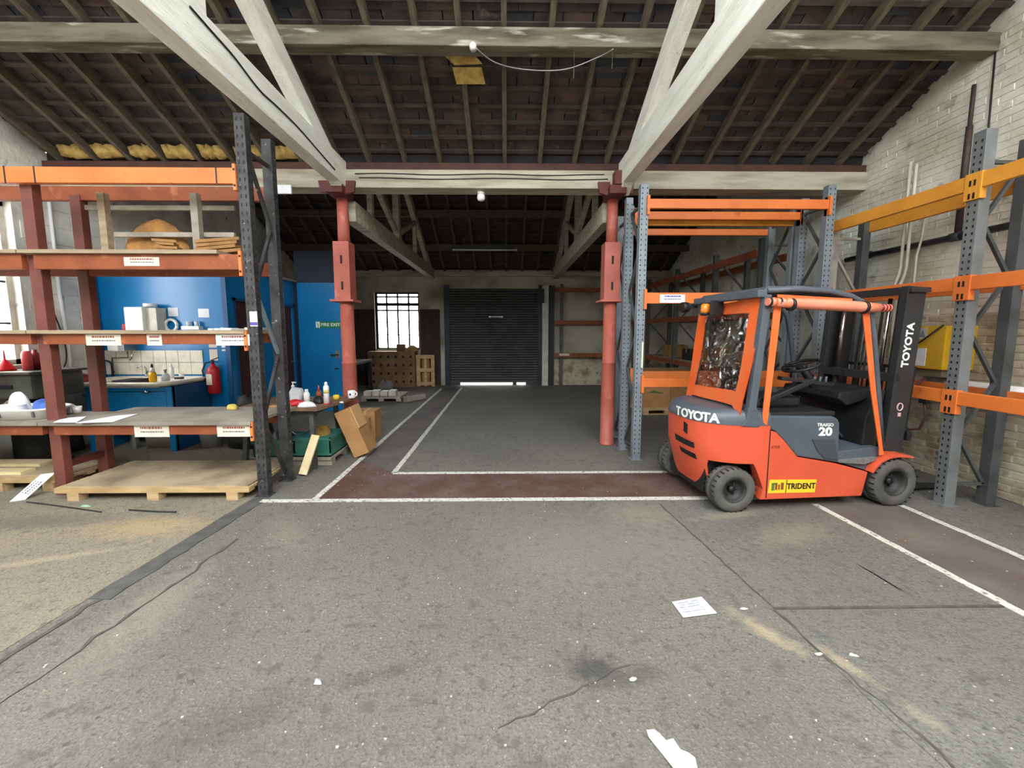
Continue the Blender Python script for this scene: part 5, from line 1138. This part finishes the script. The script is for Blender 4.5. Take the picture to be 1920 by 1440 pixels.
# seat
st = B(MB().box(.36, .82, .27, .73, .905, 1.0), 'seat', 'fl_black', bevel=.03)
M = Matrix.Translation((.34, 0, .97)) @ Matrix.Rotation(-.18, 4, 'Y')
B(MB().box(-.05, .05, .29, .71, 0, .30, M), 'backrest', 'fl_black', st, bevel=.03)
B(MB().bar((.40,.22,.98),(.86,.20,1.18),.07,.05), 'armrest', 'fl_black', bevel=.012)
B(MB().bar((.52,.20,1.20),(1.06,.20,1.13),.06,.035), 'control_console', 'fl_black', bevel=.008)
for k in range(3): B(MB().cyl((.86+k*.06,.19,1.14),(.87+k*.06,.19,1.21),.010,n=6), 'control_lever', 'fl_grey')
# steering
wc = Vector((1.00, .50, 1.285)); ax = Vector((-.35, 0, .94)).normalized(); e1 = Vector((0,1,0)); e2 = ax.cross(e1)
sw = B(MB().tube([wc+(e1*math.cos(a)+e2*math.sin(a))*.16 for a in [2*PI*i/28 for i in range(29)]], .016, 8), 'steering_wheel', 'fl_black')
B(MB().cyl(wc-ax*.03, wc+ax*.01, .05, n=12), 'wheel_boss', 'fl_black', sw)
for k in range(3): a = 2*PI*k/3+.4; B(MB().bar(wc, wc+(e1*math.cos(a)+e2*math.sin(a))*.16, .03, .014, ax), 'wheel_spoke', 'fl_black', sw)
B(MB().cyl(wc, (1.25,.5,.95), .04, n=10), 'steering_column', 'fl_black')
B(MB().bar((1.28,.3,.60),(1.20,.3,.68),.09,.02,(1,0,1)), 'pedal', 'fl_rim')
# overhead guard
for s in (0, 1):
    v = .03 if s == 0 else .97
    B(MB().prism([(.085,.93),(.155,.93),(.235,1.95),(.17,1.95)], side, v-.03, v+.03), 'rear_pillar', 'fl_grey', bevel=.008)
    B(MB().prism([(.03,.80),(.29,.765),(.20,.865),(.165,.96),(.08,.96),(.07,.86)], side, v-.028, v+.028), 'pillar_foot', 'fl_grey', bevel=.008)
    path = [(.20,v,1.985),(.50,v,2.0),(.80,v,1.985),(1.0,v,1.945),(1.13,v,1.885),(1.205,v,1.80),(1.26,v,1.60),(1.36,v,1.05),(1.445,v,.56)]
    B(MB().tube(path, .026, 10), 'front_pillar', 'fl_grey')
rf = [(.16,1.925),(.17,1.99),(.20,2.02),(.50,2.03),(.78,2.015),(.98,1.975),(1.12,1.91),(1.11,1.885),(.96,1.95),(.78,1.985),(.5,2.0),(.22,1.99),(.195,1.93)]
B(MB().prism(rf, side, .02, .98), 'guard_roof', 'fl_grey', bevel=.006)
B(MB().box(.10, .19, .0, 1.0, 1.925, 1.99), 'rear_cross_bar', 'fl_grey', bevel=.012)
for u in (.40, .60, .80): B(MB().box(u-.03, u+.03, .03, .97, 2.0 if u < .7 else 1.98, 2.035 if u < .7 else 2.015), 'roof_bar', 'fl_black', bevel=.006)
# weather curtain
def cur(v, t): return (.205-.15*(1-t)+.0, v)       # t 0 bottom .. 1 top -> u
def cp(v, z, dv=0): t = (z-.92)/1.0; u = .05+.145*t+.012*math.sin(v*9+z*5); return (u-.012, v, z)
def strip(v0, v1, z00, z01, z10, z11, n=8, k=8):
    g = [[cp(v0+(v1-v0)*i/n, (z00+(z10-z00)*i/n)*(1-j/k)+(z01+(z11-z01)*i/n)*(j/k)) for i in range(n+1)] for j in range(k+1)]
    mb = MB(); mb.loft(g, False, False, True); mb.loft([[(p[0]+.006,p[1],p[2]) for p in r] for r in g], False, False, True); return mb
cu = B(strip(.03,.17,.88,1.93,.95,1.93), 'rear_curtain', 'fl_curtain')
for args in ((.83,.97,.94,1.90,.90,1.90), (.17,.83,.955,1.09,.95,1.06), (.17,.83,1.80,1.93,1.80,1.90)): B(strip(*args), 'curtain_panel', 'fl_curtain', cu)
B(strip(.165,.835,1.085,1.805,1.055,1.805), 'clear_window', 'plastic_film', cu)
sv = lambda pts, nm, m, v=-.004, th=.008: B(MB().prism(pts, side, v, v+th), nm, m)
sv([(.255,1.88),(.325,1.88),(.27,.90),(.262,.80),(.225,.83),(.215,.90)], 'side_curtain_edge', 'fl_curtain')
sv([(1.10,1.80),(1.165,1.80),(1.30,1.10),(1.425,.56),(1.445,.50),(1.395,.495),(1.39,.56),(1.25,1.10)], 'side_curtain_edge', 'fl_curtain')
sv([(.28,1.95),(.99,1.92),(.99,1.86),(.30,1.87)], 'side_curtain_flap', 'fl_curtain', -.002)
ro = B(MB().tube([(.17,-.03,1.885),(.45,-.032,1.872),(.75,-.032,1.862),(1.08,-.03,1.845),(1.22,-.03,1.84)], [.034,.046,.05,.046,.038], 12), 'rolled_side_curtain', 'fl_pink', label='rolled up clear side curtain')
for k in range(4): u = .175+k*.045; B(MB().cyl((u,-.03,1.884),(u+.018,-.03,1.883),.040,n=12), 'strap', 'fl_curtain' if k % 2 else 'fl_black', ro)
for u in (.385, 1.075): B(MB().cyl((u-.012,-.031,1.874-.03*u),(u+.012,-.031,1.874-.03*u),.056,n=12), 'strap', 'fl_black', ro)
B(MB().cyl((1.22,-.03,1.84),(1.33,-.03,1.838),.032,n=10), 'striped_end', 'red_dark', ro)
for k in range(3): B(MB().cyl((1.25+k*.03,-.03,1.839),(1.262+k*.03,-.03,1.839),.034,n=10), 'strap', 'fl_pink', ro)
# lamps at the rear of the guard
B(MB().lathe((.06,.70,1.80), [(.045,0),(.05,.01),(.05,.02)], 12), 'beacon_base', 'fl_black'); B(MB().lathe((.06,.70,1.82), [(.042,0),(.045,.03),(.042,.08),(.03,.095)], 14), 'beacon', 'amber_lamp')
B(MB().box(.05, .16, .55, .60, 1.80, 1.94), 'lamp_bracket', 'fl_black'); B(MB().box(.05, .12, .60, .76, 1.795, 1.805), 'lamp_bracket', 'fl_black')
B(MB().lathe((.02,1.06,1.90), [(.055,-.02),(.06,.0),(.055,.05),(.03,.07)], 14, 'x'), 'work_lamp', 'fl_black'); B(MB().box(.05, .15, 1.0, 1.06, 1.89, 1.92), 'lamp_bracket', 'fl_black')
# mast
tilt = math.radians(3.5); md = Vector((math.sin(tilt), 0, math.cos(tilt))); mo = Vector((1.565, 0, .15))
def mp(s, du=0.0, v=0.0): return mo + md*s + Vector((du*math.cos(tilt), v, -du*math.sin(tilt)))
for v in (.085, .845):
    B(MB().bar(mp(0,.05,v+.035), mp(1.9,.05,v+.035), .07, .19, (1,0,0)), 'outer_mast_rail', 'fl_mast', bevel=.006)
for v in (.19, .765): B(MB().bar(mp(.1,.10,v+.02), mp(1.86,.10,v+.02), .045, .13, (1,0,0)), 'inner_mast_rail', 'fl_black', bevel=.004)
for v in (.27, .73): B(MB().cyl(mp(.1,.0,v), mp(1.1,.0,v), .03, n=12), 'lift_cylinder', 'fl_black'); B(MB().cyl(mp(1.1,.0,v), mp(1.8,.0,v), .017, n=10), 'piston_rod', 'chrome')
for v in (.40, .60): B(MB().bar(mp(.3,.08,v), mp(1.7,.08,v), .02, .012), 'lift_chain', 'fl_rim')
for v in (.46, .50, .54): B(MB().tube([mp(.3,.02,v), mp(1.0,.03,v), mp(1.75,.04,v)], .009, 6), 'hydraulic_hose', 'black')
for s, h in ((1.86,.07), (1.05,.08), (.3,.1)): B(MB().bar(mp(s,-.02,.085), mp(s,-.02,.915), .05, h), 'mast_crossbar', 'fl_mast', bevel=.004)
B(MB().bar(mp(1.87,.06,.06), mp(1.87,.06,.94), .20, .045), 'mast_top_plate', 'fl_mast', bevel=.006)
B(MB().box(1.60, 1.72, .07, .17, .30, .46), 'mast_foot', 'fl_black')
M = frame3(mp(1.36,.035,.0)+Vector((0,.083,0)), md, (-1,0,.06)); B(text_mb('TOYOTA', .098, M, .002, .003, 1.02), 'mast_lettering', 'white_plastic')
M = frame3(mp(.78,.05,.0)+Vector((0,.083,0)), md, (-1,0,.06)); mb = MB()
B(MB().tube([M @ Vector((.035*math.cos(a), .028*math.sin(a), 0)) for a in [2*PI*i/16 for i in range(17)]], .006, 5), 'warning_mark', mat('decal_pink', c(214,170,170), .6)); B(MB().box(-.09, -.055, -.02, .01, -.001, .002, M), 'warning_mark', 'decal_pink')
# carriage and forks
for s, h in ((.10,.09), (.50,.09)): B(MB().bar(mp(s,.22,.10), mp(s,.22,.90), .045, h), 'carriage_bar', 'fl_black', bevel=.004)
for v in (.16, .30, .44, .58, .72, .84): B(MB().bar(mp(.5,.23,v), mp(1.15,.23,v), .022, .022), 'load_guard_bar', 'fl_black')
B(MB().bar(mp(1.15,.23,.15), mp(1.15,.23,.85), .03, .03), 'load_guard_bar', 'fl_black')
for v in (.26, .66):
    B(MB().prism([(1.86,.04),(1.90,.04),(2.52,.035),(2.54,.045),(1.91,.085),(1.905,.70),(1.865,.70)], side, v, v+.10), 'fork', mat('fork_steel', c(70,68,64), .5, .5, c(56,54,50), 7), bevel=.003)
# decals
stk = B(MB().prism([(.315,.175),(.775,.165),(.785,.285),(.325,.30)], side, -.004, .001), 'dealer_sticker', 'sticker_yellow')
B(MB().prism([(.482,.172),(.488,.172),(.494,.295),(.488,.295)], side, -.006, -.003), 'divider', 'print_black', stk)
B(text_mb('TRIDENT', .075, frame3((.635,-.005,.228), (1,0,-.02), (0,0,1)), .001, .002, .92), 'sticker_lettering', 'print_black', stk)
for u0, u1, za, zb, m in ((.345,.372,.20,.265,'logo_green'), (.38,.40,.205,.27,'rack_rust_shade'), (.41,.425,.205,.255,'rack_rust_shade'), (.435,.462,.205,.27,'rack_rust_shade'), (.345,.39,.255,.27,'logo_green')): B(MB().box(u0, u1, -.006, -.003, za, zb), 'emblem_bar', m, stk)
B(text_mb('20', .105, frame3((.845,.008,.725), (1,0,-.03), (0,0,1)), .002, .004, 1.25), 'model_number', 'white_plastic')
B(text_mb('TRAIGO', .04, frame3((.84,.008,.79), (1,0,-.03), (0,0,1)), .001, .001, 1.1), 'model_lettering', 'white_plastic')
B(text_mb('4708', .04, frame3((.36,-.002,.60), (1,0,0), (0,0,1)), .001, 0, 1.1), 'fleet_number', mat('fleet_red', c(140,50,36), .5))
# ---------------------------------------------------------------- paper on the tarmac
def sheet_on_floor(pts, z, m, nm, lab, fold=0.0, cat='paper'):
    q = [on_z(x, y, 0) for x, y in pts]; mb = MB(); n = len(q)
    mb.loft([[Vector((p.x,p.y,z)) for p in q], [Vector((p.x,p.y,z+.002+fold*(i % 2))) for i, p in enumerate(q)]], True, True, False)
    t = thing(nm, lab, cat, (sum(p.x for p in q)/n, sum(p.y for p in q)/n, z)); mb.build('sheet', m, t); return t, q
t, q = sheet_on_floor([(1260,1131),(1315,1121),(1344,1152),(1281,1160)], .0065, 'paper', 'paper_sheet', 'square white paper with faint writing lying on the tarmac')
mb = MB(); rr = random.Random(3)
for j in range(5):
    for i in range(9):
        a, b_ = .14+.075*i, .16+.14*j
        if rr.random() < .75:
            p = (q[0]*(1-a)+q[1]*a)*(1-b_)+(q[3]*(1-a)+q[2]*a)*b_; w = .006+.008*rr.random(); mb.box(p.x-w, p.x+w, p.y-.003, p.y+.003, .0085, .0092)
o = mb.build('writing', mat('print_pale', c(140,146,160), .8), t); o['kind'] = 'stuff'
P = [(1212,1372),(1216,1385),(1260,1440),(1275,1462),(1312,1462),(1303,1424),(1290,1415),(1276,1408),(1262,1388),(1254,1390),(1243,1393),(1237,1378),(1226,1371)]
q = [on_z(x, y, 0) for x, y in P]; rr = random.Random(9); c0 = sum(q, Vector())/len(q)
mb = MB(); z = [.0068+.004*rr.random() for _ in q]; m_ = len(q)
mb.add([Vector((p.x,p.y,z[i])) for i, p in enumerate(q)]+[Vector((c0.x,c0.y,.018))], [(i, (i+1) % m_, m_) for i in range(m_)])
mb.add([Vector((p.x,p.y,.0062)) for i, p in enumerate(q)], [list(range(m_))])
one('paper_strip', mb, 'paper_aged', 'torn creased white paper strip at the bottom edge of the floor', 'paper')
p = on_z(596,1281,0); one('foil_scrap', blob(p.x, p.y, .002, .022, .016, .014, 81, .3, 9, 4), mat('foil', c(214,214,220), .3, .4), 'small crumpled silver scrap on the tarmac', 'scrap')
for k, (px_, py_, lab) in enumerate(((1395,1143,'pale flake on the crack across the tarmac patch'), (1535,1228,'pale flake right of the sandy streak'), (1600,1230,'small white flake on the smooth tarmac'), (1187,1275,'tiny pale chip beside the oil stain'))):
    p = on_z(px_, py_, 0); one('paint_flake', blob(p.x, p.y, .004, .02, .012, .006, 90+k, .3, 8, 3), 'frame_white', lab, 'flake')
